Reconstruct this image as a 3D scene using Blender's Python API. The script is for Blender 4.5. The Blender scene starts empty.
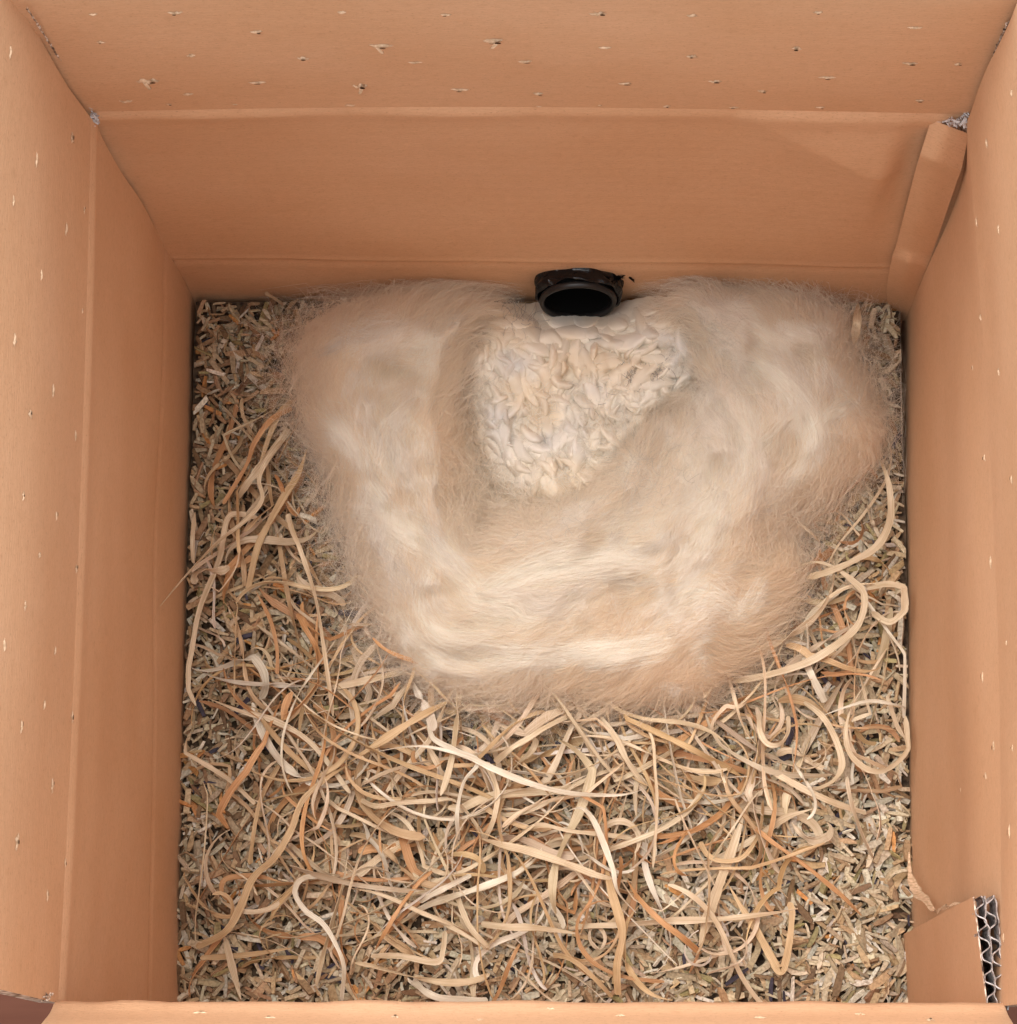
import bpy, math, random
import numpy as np
from mathutils import Vector, Matrix
from mathutils.bvhtree import BVHTree

random.seed(7)
rng = np.random.default_rng(11)
S = bpy.context.scene
COL = S.collection

# ------------------------------------------------------------------ camera
RES_X, RES_Y = 1017, 1024
CAM = np.array([0.0279431, -0.3148571, 1.08515151])
RA, RB, RC = 0.20178197, 0.03794483, 0.00857312
FPX = 2650.566


def _rot(a, b, c):
    rx = np.array([[1, 0, 0], [0, math.cos(a), -math.sin(a)], [0, math.sin(a), math.cos(a)]])
    ry = np.array([[math.cos(b), 0, math.sin(b)], [0, 1, 0], [-math.sin(b), 0, math.cos(b)]])
    rz = np.array([[math.cos(c), -math.sin(c), 0], [math.sin(c), math.cos(c), 0], [0, 0, 1]])
    return rz @ ry @ rx


RM = _rot(RA, RB, RC)
cd = bpy.data.cameras.new('camera')
cd.sensor_fit = 'HORIZONTAL'
cd.sensor_width = 36.0
cd.lens = FPX * 36.0 / RES_X
cd.clip_start = 0.02
cd.clip_end = 200
cam = bpy.data.objects.new('camera', cd)
COL.objects.link(cam)
cam.matrix_world = Matrix([list(RM[0]) + [CAM[0]], list(RM[1]) + [CAM[1]], list(RM[2]) + [CAM[2]], [0, 0, 0, 1]])
S.camera = cam

# ------------------------------------------------------------------ light
SUN_EL, SUN_AZ = math.radians(76), math.radians(318)     # azimuth of the sun, clockwise from +y
w = bpy.data.worlds.new('World')
S.world = w
w.use_nodes = True
nt = w.node_tree
nt.nodes.clear()
sky = nt.nodes.new('ShaderNodeTexSky')
sky.sky_type = 'NISHITA'
sky.sun_disc = False
sky.sun_elevation = SUN_EL
sky.sun_rotation = SUN_AZ
sky.dust_density = 4.0
sky.air_density = 1.0
hs = nt.nodes.new('ShaderNodeHueSaturation')
hs.inputs['Saturation'].default_value = 0.10            # an overcast, nearly white sky
bg = nt.nodes.new('ShaderNodeBackground')
bg.inputs['Strength'].default_value = 0.15
wo = nt.nodes.new('ShaderNodeOutputWorld')
nt.links.new(sky.outputs[0], hs.inputs['Color'])
nt.links.new(hs.outputs[0], bg.inputs[0])
nt.links.new(bg.outputs[0], wo.inputs[0])
sl = bpy.data.lights.new('sun', 'SUN')
sl.energy = 0.6
sl.angle = math.radians(38)
sl.color = (1.0, 0.94, 0.85)
so = bpy.data.objects.new('sun', sl)
COL.objects.link(so)
sd = Vector((math.sin(SUN_AZ) * math.cos(SUN_EL), math.cos(SUN_AZ) * math.cos(SUN_EL), math.sin(SUN_EL)))
so.rotation_euler = sd.to_track_quat('Z', 'Y').to_euler()
so.location = (0, 0, 2)
S.view_settings.view_transform = 'Standard'
S.view_settings.look = 'None'
S.view_settings.exposure = 1.13
S.view_settings.gamma = 1
S.view_settings.use_curve_mapping = False
S.render.engine = 'CYCLES'
S.cycles.max_bounces = 10
S.cycles.diffuse_bounces = 6
S.cycles.transmission_bounces = 6
S.cycles.transparent_max_bounces = 12
S.cycles.use_denoising = True

# ------------------------------------------------------------------ helpers
H = 0.2194       # height of the fold line above the bedding
D = 0.2986       # depth of the box
ZB = -0.04       # inside bottom of the box, under the bedding


def U(px, py, z):
    """world point at height z that the photograph shows at (px, py)"""
    d = RM @ np.array([(px - 508.5) / FPX, -(py - 512.0) / FPX, -1.0])
    t = (z - CAM[2]) / d[2]
    return CAM + d * t


def UA(px, py, z):
    d = np.stack([(px - 508.5) / FPX, -(py - 512.0) / FPX, -np.ones_like(px)], -1) @ RM.T
    t = (z - CAM[2]) / d[..., 2]
    return CAM + d * t[..., None]


_lat = {}


def vnoise(x, y, seed=0):
    """smooth value noise, -1..1"""
    if seed not in _lat:
        _lat[seed] = np.random.default_rng(seed + 500).uniform(-1, 1, (256, 256))
    L = _lat[seed]
    xi, yi = np.floor(x).astype(int), np.floor(y).astype(int)
    fx, fy = x - xi, y - yi
    fx, fy = fx * fx * (3 - 2 * fx), fy * fy * (3 - 2 * fy)
    a, b = L[xi % 256, yi % 256], L[(xi + 1) % 256, yi % 256]
    c, d = L[xi % 256, (yi + 1) % 256], L[(xi + 1) % 256, (yi + 1) % 256]
    return (a * (1 - fx) + b * fx) * (1 - fy) + (c * (1 - fx) + d * fx) * fy


def fnoise(x, y, seed=0, octv=3):
    s, amp, tot = 0, 1.0, 0
    for k in range(octv):
        s = s + amp * vnoise(x * 2 ** k, y * 2 ** k, seed + k)
        tot += amp
        amp *= 0.5
    return s / tot


def tag(o, label=None, cat=None, group=None, kind=None):
    if label: o['label'] = label
    if cat: o['category'] = cat
    if group: o['group'] = group
    if kind: o['kind'] = kind
    return o


def empty(name, loc=(0, 0, 0)):
    o = bpy.data.objects.new(name, None)
    o.empty_display_size = 0.02
    COL.objects.link(o)
    o.location = loc
    return o


def mesh_np(name, verts, faces, mats, parent=None, smooth=True, colors=None, uvs=None, fmat=None):
    """faces: (n,4) or (n,3) int array. colors: per vertex. uvs: per vertex."""
    me = bpy.data.meshes.new(name)
    verts = np.asarray(verts, dtype=np.float32)
    faces = np.asarray(faces, dtype=np.int32)
    n, k = faces.shape
    me.vertices.add(len(verts))
    me.vertices.foreach_set('co', verts.ravel())
    me.loops.add(n * k)
    me.loops.foreach_set('vertex_index', faces.ravel())
    me.polygons.add(n)
    me.polygons.foreach_set('loop_start', np.arange(0, n * k, k, dtype=np.int32))
    me.polygons.foreach_set('loop_total', np.full(n, k, dtype=np.int32))
    me.polygons.foreach_set('use_smooth', np.full(n, smooth, dtype=bool))
    for m in (mats if isinstance(mats, (list, tuple)) else [mats]):
        me.materials.append(m)
    if fmat is not None:
        me.polygons.foreach_set('material_index', np.asarray(fmat, dtype=np.int32))
    me.update(calc_edges=True)
    if colors is not None:
        c = np.ones((len(verts), 4), dtype=np.float32)
        c[:, :3] = colors
        at = me.color_attributes.new('tint', 'FLOAT_COLOR', 'POINT')
        at.data.foreach_set('color', c.ravel())
    if uvs is not None:
        uvl = me.uv_layers.new(name='UVMap')
        uvl.data.foreach_set('uv', np.asarray(uvs, dtype=np.float32)[faces.ravel()].ravel())
    me.validate()
    o = bpy.data.objects.new(name, me)
    COL.objects.link(o)
    if parent: o.parent = parent
    return o


# ------------------------------------------------------------------ materials
def new_mat(name, rough=0.8, spec=0.3):
    m = bpy.data.materials.new(name)
    m.use_nodes = True
    b = m.node_tree.nodes['Principled BSDF']
    b.inputs['Roughness'].default_value = rough
    b.inputs['Specular IOR Level'].default_value = spec
    return m, m.node_tree, b


def N(nt, typ, **kw):
    n = nt.nodes.new(typ)
    for k, v in kw.items():
        if k in n.inputs: n.inputs[k].default_value = v
        else: setattr(n, k, v)
    return n


def ramp(nt, fac, stops):
    r = nt.nodes.new('ShaderNodeValToRGB')
    e = r.color_ramp.elements
    while len(e) < len(stops): e.new(0.5)
    for q, (p, c) in zip(e, stops):
        q.position = p
        q.color = (*c, 1)
    nt.links.new(fac, r.inputs[0])
    return r.outputs[0]


def mapping(nt, src, scale):
    m = N(nt, 'ShaderNodeMapping')
    m.inputs['Scale'].default_value = scale
    nt.links.new(src, m.inputs['Vector'])
    return m.outputs[0]


def mixc(nt, a, b, fac, mode='MIX'):
    m = nt.nodes.new('ShaderNodeMix')
    m.data_type = 'RGBA'
    m.blend_type = mode
    for i, v in ((0, fac), (6, a), (7, b)):
        if isinstance(v, (int, float)): m.inputs[i].default_value = v
        elif isinstance(v, tuple): m.inputs[i].default_value = (*v, 1)
        else: nt.links.new(v, m.inputs[i])
    return m.outputs[2]


def cardboard(name, base=(0.65, 0.395, 0.232), dark=(0.625, 0.368, 0.208), light=(0.675, 0.42, 0.255), flute=0.0075):
    m, nt, b = new_mat(name, 0.72, 0.25)
    uv = N(nt, 'ShaderNodeUVMap').outputs[0]          # metres: u across the flutes' run, v up the wall
    big = N(nt, 'ShaderNodeTexNoise', Scale=1.0, Detail=4.0)
    nt.links.new(mapping(nt, uv, (12, 16, 1)), big.inputs['Vector'])
    col = ramp(nt, big.outputs[0], [(0.3, dark), (0.52, base), (0.75, light)])
    st = N(nt, 'ShaderNodeTexNoise', Scale=1.0, Detail=3.0)          # long faint fibres along u
    nt.links.new(mapping(nt, uv, (260, 1300, 1)), st.inputs['Vector'])
    stc = ramp(nt, st.outputs[0], [(0.3, (0.92, 0.90, 0.88)), (0.7, (1.06, 1.07, 1.08))])
    col = mixc(nt, col, stc, 0.75, 'MULTIPLY')
    sp = N(nt, 'ShaderNodeTexNoise', Scale=1.0, Detail=2.0)          # specks of darker fibre
    nt.links.new(mapping(nt, uv, (900, 1900, 1)), sp.inputs['Vector'])
    spc = ramp(nt, sp.outputs[0], [(0.26, (0.50, 0.42, 0.36)), (0.40, (1, 1, 1)), (0.62, (1, 1, 1)), (0.74, (1.14, 1.16, 1.2))])
    col = mixc(nt, col, spc, 0.55, 'MULTIPLY')
    sc = N(nt, 'ShaderNodeTexNoise', Scale=1.0, Detail=6.0, Roughness=0.7)
    nt.links.new(mapping(nt, uv, (160, 190, 1)), sc.inputs['Vector'])
    col = mixc(nt, col, ramp(nt, sc.outputs[0], [(0.34, (0.93, 0.91, 0.89)), (0.46, (1, 1, 1)), (0.66, (1, 1, 1)), (0.74, (1.10, 1.13, 1.16))]), 0.7, 'MULTIPLY')
    nt.links.new(col, b.inputs['Base Color'])
    # washboard of the flutes under the liner, running along u
    sx = N(nt, 'ShaderNodeSeparateXYZ')
    nt.links.new(uv, sx.inputs[0])
    ml = N(nt, 'ShaderNodeMath', operation='MULTIPLY')
    nt.links.new(sx.outputs['Y'], ml.inputs[0])
    ml.inputs[1].default_value = 2 * math.pi / flute
    sn = N(nt, 'ShaderNodeMath', operation='SINE')
    nt.links.new(ml.outputs[0], sn.inputs[0])
    ad = N(nt, 'ShaderNodeMath', operation='MULTIPLY_ADD')
    nt.links.new(sn.outputs[0], ad.inputs[0])
    ad.inputs[1].default_value = 0.10
    nt.links.new(st.outputs[0], ad.inputs[2])
    ad2 = N(nt, 'ShaderNodeMath', operation='ADD')
    nt.links.new(ad.outputs[0], ad2.inputs[0])
    nt.links.new(big.outputs[0], ad2.inputs[1])
    bp = N(nt, 'ShaderNodeBump', Strength=0.28, Distance=0.0005)
    nt.links.new(ad2.outputs[0], bp.inputs['Height'])
    nt.links.new(bp.outputs[0], b.inputs['Normal'])
    return m


M_CARD = cardboard('cardboard')
M_CARD_OUT = cardboard('cardboard_outside', (0.30, 0.15, 0.09), (0.25, 0.12, 0.07), (0.36, 0.2, 0.12))

M_EDGE, nt, b = new_mat('torn_board_edge', 0.9, 0.1)
g = N(nt, 'ShaderNodeTexCoord').outputs['Object']
n1 = N(nt, 'ShaderNodeTexNoise', Scale=420.0, Detail=4.0)
nt.links.new(g, n1.inputs['Vector'])
nt.links.new(ramp(nt, n1.outputs[0], [(0.35, (0.07, 0.045, 0.035)), (0.47, (0.38, 0.26, 0.18)), (0.62, (0.72, 0.60, 0.50))]), b.inputs['Base Color'])

M_PAPER, nt, b = new_mat('raw_torn_paper', 0.9, 0.1)
g = N(nt, 'ShaderNodeTexCoord').outputs['Object']
n1 = N(nt, 'ShaderNodeTexNoise', Scale=700.0, Detail=3.0)
nt.links.new(g, n1.inputs['Vector'])
nt.links.new(ramp(nt, n1.outputs[0], [(0.3, (0.46, 0.30, 0.18)), (0.65, (0.76, 0.55, 0.37))]), b.inputs['Base Color'])

M_GREYPAPER, nt, b = new_mat('grey_paper_pulp', 0.9, 0.1)
g = N(nt, 'ShaderNodeTexCoord').outputs['Object']
n1 = N(nt, 'ShaderNodeTexNoise', Scale=500.0, Detail=4.0)
nt.links.new(g, n1.inputs['Vector'])
nt.links.new(ramp(nt, n1.outputs[0], [(0.35, (0.3, 0.27, 0.26)), (0.6, (0.72, 0.70, 0.70))]), b.inputs['Base Color'])

M_HOLE, nt, b = new_mat('pin_hole_dark', 1.0, 0.0)
b.inputs['Base Color'].default_value = (0.05, 0.025, 0.015, 1)

M_CHIP, nt, b = new_mat('plant_chips', 0.75, 0.25)
at = N(nt, 'ShaderNodeAttribute', attribute_name='tint')
g = N(nt, 'ShaderNodeTexCoord').outputs['Object']
n1 = N(nt, 'ShaderNodeTexNoise', Scale=900.0, Detail=3.0)
nt.links.new(g, n1.inputs['Vector'])
nt.links.new(mixc(nt, at.outputs['Color'], ramp(nt, n1.outputs[0], [(0.3, (0.6, 0.55, 0.5)), (0.6, (1.1, 1.1, 1.1))]), 0.85, 'MULTIPLY'), b.inputs['Base Color'])
bp = N(nt, 'ShaderNodeBump', Strength=0.3, Distance=0.0002)
nt.links.new(n1.outputs[0], bp.inputs['Height'])
nt.links.new(bp.outputs[0], b.inputs['Normal'])

M_BEDGROUND, nt, b = new_mat('bedding_ground', 0.95, 0.1)
g = N(nt, 'ShaderNodeTexCoord').outputs['Object']
n1 = N(nt, 'ShaderNodeTexNoise', Scale=350.0, Detail=5.0)
nt.links.new(g, n1.inputs['Vector'])
nt.links.new(ramp(nt, n1.outputs[0], [(0.35, (0.03, 0.02, 0.015)), (0.65, (0.14, 0.095, 0.06))]), b.inputs['Base Color'])


def wood_ribbon(name, c0, c1, c2):
    m, nt, b = new_mat(name, 0.55, 0.35)
    uv = N(nt, 'ShaderNodeUVMap').outputs[0]
    oi = N(nt, 'ShaderNodeObjectInfo')
    at = N(nt, 'ShaderNodeAttribute', attribute_name='tint')
    a = N(nt, 'ShaderNodeTexNoise', Scale=1.0, Detail=3.0)
    nt.links.new(mapping(nt, uv, (30, 3600, 1)), a.inputs['Vector'])
    l = N(nt, 'ShaderNodeTexNoise', Scale=1.0, Detail=2.0)
    nt.links.new(mapping(nt, uv, (60, 200, 1)), l.inputs['Vector'])
    col = ramp(nt, a.outputs[0], [(0.3, c0), (0.55, c1), (0.75, c2)])
    lc = ramp(nt, l.outputs[0], [(0.3, (0.80, 0.71, 0.62)), (0.7, (1.1, 1.1, 1.1))])
    col = mixc(nt, col, lc, 1.0, 'MULTIPLY')
    col = mixc(nt, col, at.outputs['Color'], 1.0, 'MULTIPLY')
    nt.links.new(col, b.inputs['Base Color'])
    bp = N(nt, 'ShaderNodeBump', Strength=0.8, Distance=0.0003)
    nt.links.new(a.outputs[0], bp.inputs['Height'])
    nt.links.new(bp.outputs[0], b.inputs['Normal'])
    b.inputs['Subsurface Weight'].default_value = 0.0
    tr = N(nt, 'ShaderNodeBsdfTranslucent')
    nt.links.new(col, tr.inputs[0])
    mx = N(nt, 'ShaderNodeMixShader')
    mx.inputs[0].default_value = 0.18
    out = nt.nodes['Material Output']
    nt.links.new(b.outputs[0], mx.inputs[1])
    nt.links.new(tr.outputs[0], mx.inputs[2])
    nt.links.new(mx.outputs[0], out.inputs[0])
    return m


M_WOOD = {
    'pale': wood_ribbon('wood_wool_pale', (0.56, 0.43, 0.27), (0.70, 0.575, 0.41), (0.81, 0.715, 0.56)),
    'tan': wood_ribbon('wood_wool_tan', (0.48, 0.32, 0.165), (0.60, 0.43, 0.25), (0.68, 0.52, 0.33)),
    'orange': wood_ribbon('wood_wool_orange', (0.46, 0.235, 0.10), (0.58, 0.33, 0.16), (0.66, 0.42, 0.23)),
    'white': wood_ribbon('wood_wool_white', (0.64, 0.56, 0.44), (0.76, 0.70, 0.58), (0.84, 0.80, 0.70)),
}


def fibre(name, translucency, rough=0.6):
    m, nt, b = new_mat(name, rough, 0.2)
    at = N(nt, 'ShaderNodeAttribute', attribute_name='tint')
    nt.links.new(at.outputs['Color'], b.inputs['Base Color'])
    b.inputs['Sheen Weight'].default_value = 0.15
    tr = N(nt, 'ShaderNodeBsdfTranslucent')
    nt.links.new(at.outputs['Color'], tr.inputs[0])
    mx = N(nt, 'ShaderNodeMixShader')
    mx.inputs[0].default_value = translucency
    nt.links.new(b.outputs[0], mx.inputs[1])
    nt.links.new(tr.outputs[0], mx.inputs[2])
    nt.links.new(mx.outputs[0], nt.nodes['Material Output'].inputs[0])
    return m


M_WOOL = fibre('wool_fibre', 0.5)
M_WOOLBASE = fibre('wool_batt', 0.15, 0.9)
M_COTTON = fibre('cotton_wadding', 0.2, 0.85)

M_BLACK, nt, b = new_mat('black_plastic', 0.13, 0.35)
b.inputs['Base Color'].default_value = (0.005, 0.005, 0.006, 1)
g = N(nt, 'ShaderNodeTexCoord').outputs['Object']
n1 = N(nt, 'ShaderNodeTexNoise', Scale=160.0, Detail=3.0)
nt.links.new(g, n1.inputs['Vector'])
bp = N(nt, 'ShaderNodeBump', Strength=0.9, Distance=0.0015)
nt.links.new(n1.outputs[0], bp.inputs['Height'])
nt.links.new(bp.outputs[0], b.inputs['Normal'])
M_BORE, nt, b = new_mat('black_bore', 0.9, 0.05)
b.inputs['Base Color'].default_value = (0.003, 0.003, 0.003, 1)
M_RIM, nt, b = new_mat('dark_rim_plastic', 0.35, 0.35)
b.inputs['Base Color'].default_value = (0.014, 0.013, 0.013, 1)

M_TABLE, nt, b = new_mat('dark_wood_table', 0.95, 0.1)
g = N(nt, 'ShaderNodeTexCoord').outputs['Object']
n1 = N(nt, 'ShaderNodeTexNoise', Scale=1.0, Detail=6.0)
nt.links.new(mapping(nt, g, (6, 60, 6)), n1.inputs['Vector'])
nt.links.new(ramp(nt, n1.outputs[0], [(0.3, (0.07, 0.025, 0.016)), (0.7, (0.13, 0.055, 0.036))]), b.inputs['Base Color'])

# ------------------------------------------------------------------ setting
tb = mesh_np('table_surface', [(-6, -6, -0.052), (6, -6, -0.052), (6, 6, -0.052), (-6, 6, -0.052)], [(0, 1, 2, 3)], M_TABLE)
tag(tb, kind='structure')

# ------------------------------------------------------------------ cardboard box
box = empty('cardboard_box', (0, -D / 2, -0.05))
tag(box, 'open corrugated cardboard box with flaps raised, holding the nest bedding', 'box')
bpy.context.view_layer.update()
BOXINV = box.matrix_world.inverted()


def to_box(o):
    o.parent = box
    o.matrix_parent_inverse = BOXINV
    return o


def catmull(P, t, smooth):
    """P (n,...) control rows at integer parameters; t array"""
    n = len(P)
    i = np.clip(np.floor(t).astype(int), 0, n - 2)
    f = t - i
    sh = (slice(None),) + (None,) * (P.ndim - 1)
    if not smooth:
        return P[i] * (1 - f)[sh] + P[i + 1] * f[sh]
    p0, p1, p2, p3 = P[np.clip(i - 1, 0, n - 1)], P[i], P[i + 1], P[np.clip(i + 2, 0, n - 1)]
    f = f[sh]
    return 0.5 * ((2 * p1) + (-p0 + p2) * f + (2 * p0 - 5 * p1 + 4 * p2 - p3) * f ** 2 + (-p0 + 3 * p1 - 3 * p2 + p3) * f ** 3)


def sheet(name, rows, nu, seg, thick, outdir, disp=None, hole=None, smooth_u=True, smooth_v=False, mats=None, rims=(True, True)):
    """rows: list (bottom to top) of lists of world points. seg: cells per row interval."""
    P = np.array(rows, dtype=float)
    tv = np.concatenate([np.linspace(k, k + 1, seg[k], endpoint=False) for k in range(len(rows) - 1)] + [[len(rows) - 1.0]])
    G = catmull(P, tv, smooth_v)
    tu = np.linspace(0, P.shape[1] - 1, nu + 1)
    G = np.swapaxes(catmull(np.swapaxes(G, 0, 1), tu, smooth_u), 0, 1)       # (nv, nu+1, 3)
    nv = len(tv)
    du, dv = np.gradient(G, axis=1), np.gradient(G, axis=0)
    nrm = np.cross(du, dv)
    nrm /= np.linalg.norm(nrm, axis=-1, keepdims=True)
    if (nrm * np.array(outdir)).sum(-1).mean() < 0: nrm = -nrm
    us = np.cumsum(np.r_[0, np.linalg.norm(np.diff(G[nv // 2], axis=0), axis=1)])
    vs = np.cumsum(np.r_[0, np.linalg.norm(np.diff(G[:, nu // 2], axis=0), axis=1)])
    uu, vv = np.meshgrid(us, vs)
    if disp is not None:
        G = G + nrm * disp(uu, vv, G)[..., None]           # positive = pushed outwards, away from the inside
    B = G + nrm * thick
    V = np.concatenate([G.reshape(-1, 3), B.reshape(-1, 3)])
    uv = np.stack([uu, vv], -1).reshape(-1, 2)
    UV = np.concatenate([uv, uv])
    W = nu + 1
    idx = np.arange(nv * W).reshape(nv, W)
    off = nv * W
    f, fm = [], []
    for j in range(nv - 1):
        for i in range(nu):
            q = (idx[j, i], idx[j, i + 1], idx[j + 1, i + 1], idx[j + 1, i])
            if hole is not None and hole(G[j:j + 2, i:i + 2].reshape(-1, 3).mean(0)): continue
            f.append(q); fm.append(0)
            f.append(tuple(off + k for k in q[::-1])); fm.append(1)
    for i in range(nu):
        for j in ([0] if rims[0] else []) + ([nv - 1] if rims[1] else []):
            f.append((idx[j, i], idx[j, i + 1], off + idx[j, i + 1], off + idx[j, i])); fm.append(2)
    for j in range(nv - 1):
        for i in (0, nu):
            f.append((idx[j, i], idx[j + 1, i], off + idx[j + 1, i], off + idx[j, i])); fm.append(2)
    # give the rims their own corners so the shading stays crisp
    V2, UV2, f2 = list(V), list(UV), []
    for q, m_ in zip(f, fm):
        if m_ == 2:
            s = len(V2)
            for k in q:
                V2.append(V[k]); UV2.append(UV[k])
            f2.append((s, s + 1, s + 2, s + 3))
        else:
            f2.append(q)
    return mesh_np(name, V2, f2, mats or [M_CARD, M_CARD_OUT, M_EDGE], uvs=np.array(UV2), fmat=fm)


TH = 0.0062


def line(a, b, n):
    a, b = np.array(a), np.array(b)
    return [a + (b - a) * k / (n - 1) for k in range(n)]


def groove(v, at, wd, depth):
    return depth * np.exp(-((v - at) / wd) ** 2)


# back wall
PIPE_Z = 0.0265
PC = U(578, 303, PIPE_Z)                    # centre of the pipe mouth
bw0 = (-0.151, 0.0, ZB); bw1 = (0.151, 0.0, ZB)
BL, BR = U(190, 291, 0), U(910, 302, 0)
EX = np.array((0.011, 0, 0))
bl, br = U(98, 113, H), U(962, 113, H)
bm = U(520, 107, H)
PHOLE = np.array([PC[0] + 0.02 * PC[1], PC[2] + 0.20 * PC[1]])     # the tube slopes down as it goes back


def back_disp(u, v, G):
    z = G[..., 2]
    d = -groove(z, 0.0505, 0.0016, 0.0007) + groove(z, 0.046, 0.003, 0.0009)
    d += 0.0022 * fnoise(u * 9 + 3, v * 9 + 1, 4) * np.clip((H - z) / 0.05, 0, 1)
    # the buckle near the right-hand top: a flat facet leaning forward under the fold
    x = G[..., 0]
    t = np.clip((x - 0.070) / 0.048, 0, 1) * np.clip((0.1335 - x) / 0.008, 0, 1)
    lim = H - 0.003 - 0.046 * np.clip((x - 0.070) / 0.052, 0, 1)
    up_ = np.clip((H - z) / np.maximum(H - lim, 1e-4), 0, 1)
    dn = np.exp(-np.clip(lim - z, 0, 1) / 0.035)
    d -= 0.0062 * t * np.where(z > lim, up_, dn)
    d -= 0.0014 * (1 + 0.6 * fnoise(x * 30, x * 0 + 3, 44, 2)) * np.exp(-((z - H + 0.004) / 0.008) ** 2) * np.clip((H - z) / .004, 0, 1)     # rounded lip below the fold
    return d


back = sheet('back_wall', [line((-0.162, 0, ZB), (0.162, 0, ZB), 5), line(BL - EX, BR + EX, 5), [U(98, 112, H) - EX, U(300, 108, H), bm, U(760, 110, H), U(962, 115, H) + EX]],
             150, [4, 110], TH, (0, 1, 0), back_disp,
             hole=lambda c: (c[0] - PHOLE[0]) ** 2 + (c[2] - PHOLE[1]) ** 2 < 0.0150 ** 2, smooth_u=True, rims=(True, False))
to_box(back)
ZT = 0.334


def flap_disp(seed, amp):
    return lambda u, v, G: amp * fnoise(u * 8 + seed, v * 10, seed, 2) * np.clip(v / 0.03, 0, 1)


backflap = sheet('back_flap', [[U(98, 112, H) - EX, U(300, 108, H), U(520, 107, H), U(760, 110, H), U(962, 115, H) + EX],
                               [U(14, -14, ZT) - EX, U(260, -12, ZT), U(500, -9, ZT), U(770, -4, ZT), U(1012, 2, ZT - 0.003) + EX]],
                 110, [40], TH, (0, 1, 0), flap_disp(3, 0.002), mats=[M_CARD, M_CARD_OUT, M_PAPER], rims=(False, True))
to_box(backflap)

# left wall: rows bottom to top, from the back corner to the front
def left_disp(u, v, G):
    z = G[..., 2]
    d = 0.0022 * fnoise(u * 8, v * 9, 21) * np.clip((H - z) / 0.04, 0, 1)
    d += groove(z, 0.066, 0.002, 0.0007)
    d -= 0.0011 * np.exp(-((z - H + 0.004) / 0.009) ** 2) * np.clip((H - z) / .004, 0, 1)
    return d


lf = [(191, 292), (187, 470), (183, 650), (180, 830), (177.5, 1008)]
lh = [(91, 118), (86, 330), (78, 560), (69, 790), (58, 1003)]
left = sheet('left_wall', [[U(x, y, 0) + np.array((0.0, 0, ZB)) for x, y in lf], [U(x, y, 0) for x, y in lf], [U(x, y, H) for x, y in lh]],
             100, [4, 70], TH, (-1, 0, 0), left_disp, smooth_u=True, rims=(True, False))
to_box(left)
lm = [(50, 52), (41, 268), (31, 518), (21, 764), (10, 991)]
lt = [(0, -36), (-30, 200), (-50, 470), (-58, 735), (-62, 975)]
leftflap = sheet('left_flap', [[U(x, y, H) for x, y in lh], [U(x, y, H + .062) for x, y in lm], [U(x, y, ZT) for x, y in lt]], 100, [24, 24], TH, (-1, 0, 0), flap_disp(8, 0.002), mats=[M_CARD, M_CARD_OUT, M_PAPER], smooth_v=True, rims=(False, True))
to_box(leftflap)

# right wall, bowed inwards, with no sharp fold
rr = [
    (0.0, [(909, 304), (908.5, 450), (911, 640), (913, 830), (914, 1010)]),
    (0.05, [(921, 282), (926, 445), (930, 640), (932, 830), (934, 1009)]),
    (0.11, [(942, 232), (947, 430), (951, 635), (954, 828), (957, 1008)]),
    (0.17, [(962, 172), (964, 415), (969, 632), (973, 826), (976, 1007)]),
    (H, [(967, 122), (987, 400), (998, 630), (1001, 825), (1001, 1006)]),
]
rt = (ZT, [(1015, 2), (1040, 330), (1056, 600), (1062, 820), (1060, 1000)])
right = sheet('right_wall', [[U(x, y, 0) + np.array((0, 0, ZB)) for x, y in rr[0][1]]] + [[U(x, y, z) for x, y in p] for z, p in rr],
              100, [4, 20, 20, 20, 20], TH, (1, 0, 0), lambda u, v, G: 0.0012 * fnoise(u * 7, v * 9, 33, 2) * np.clip((H - G[..., 2]) / .03, 0, 1), smooth_v=True, rims=(True, False))
to_box(right)
rightflap = sheet('right_flap', [[U(x, y, H) for x, y in rr[-1][1]], [U(x, y, ZT) for x, y in rt[1]]], 100, [40], TH, (1, 0, 0), flap_disp(12, 0.002), rims=(False, True))
to_box(rightflap)

# front wall and its flap that leans outwards
ff = [(-0.151, -D, ZB), (0.153, -D, ZB)]
fh = [(58, 1003.5), (200, 1003.5), (420, 1003), (700, 1004.5), (1002, 1006)]
FT = U(60, 1052, ZT)
front = sheet('front_wall', [line(ff[0], ff[1], 5), line((-0.151, -D, 0), (0.153, -D, 0), 5), [U(x, y, H) for x, y in fh]], 100, [4, 40], TH, (0, -1, 0),
              lambda u, v, G: -0.0012 * np.exp(-((G[..., 2] - H) / 0.006) ** 2) * (1 + 0.8 * fnoise(u * 40, v * 5, 5)) * np.clip((H - G[..., 2]) / .002, 0, 1), rims=(True, False))
to_box(front)
fl = np.array(U(58, 1003.5, H)); fr = np.array(U(1002, 1006, H))
frontflap = sheet('front_flap', [[U(x, y, H) for x, y in fh], line(fl + (-0.002, -0.034, 0.112), fr + (0.002, -0.034, 0.112), 5)], 100, [40], TH, (0, -1, 0),
                  lambda u, v, G: -0.0016 * np.exp(-((v - 0.004) / 0.005) ** 2) * np.clip(v / .002, 0, 1) + 0.0008 * fnoise(u * 60, v * 20, 6) * np.exp(-(v / 0.008) ** 2) * np.clip(v / .002, 0, 1) + 0.0015 * fnoise(u * 8, v * 10, 9) * np.clip(v / .02, 0, 1), rims=(False, True))
to_box(frontflap)
btm = sheet('bottom_panel', [line((-0.15, -D, ZB), (0.15, -D, ZB), 3), line((-0.15, 0, ZB), (0.15, 0, ZB), 3)], 10, [10], TH, (0, 0, -1))
to_box(btm)

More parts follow.
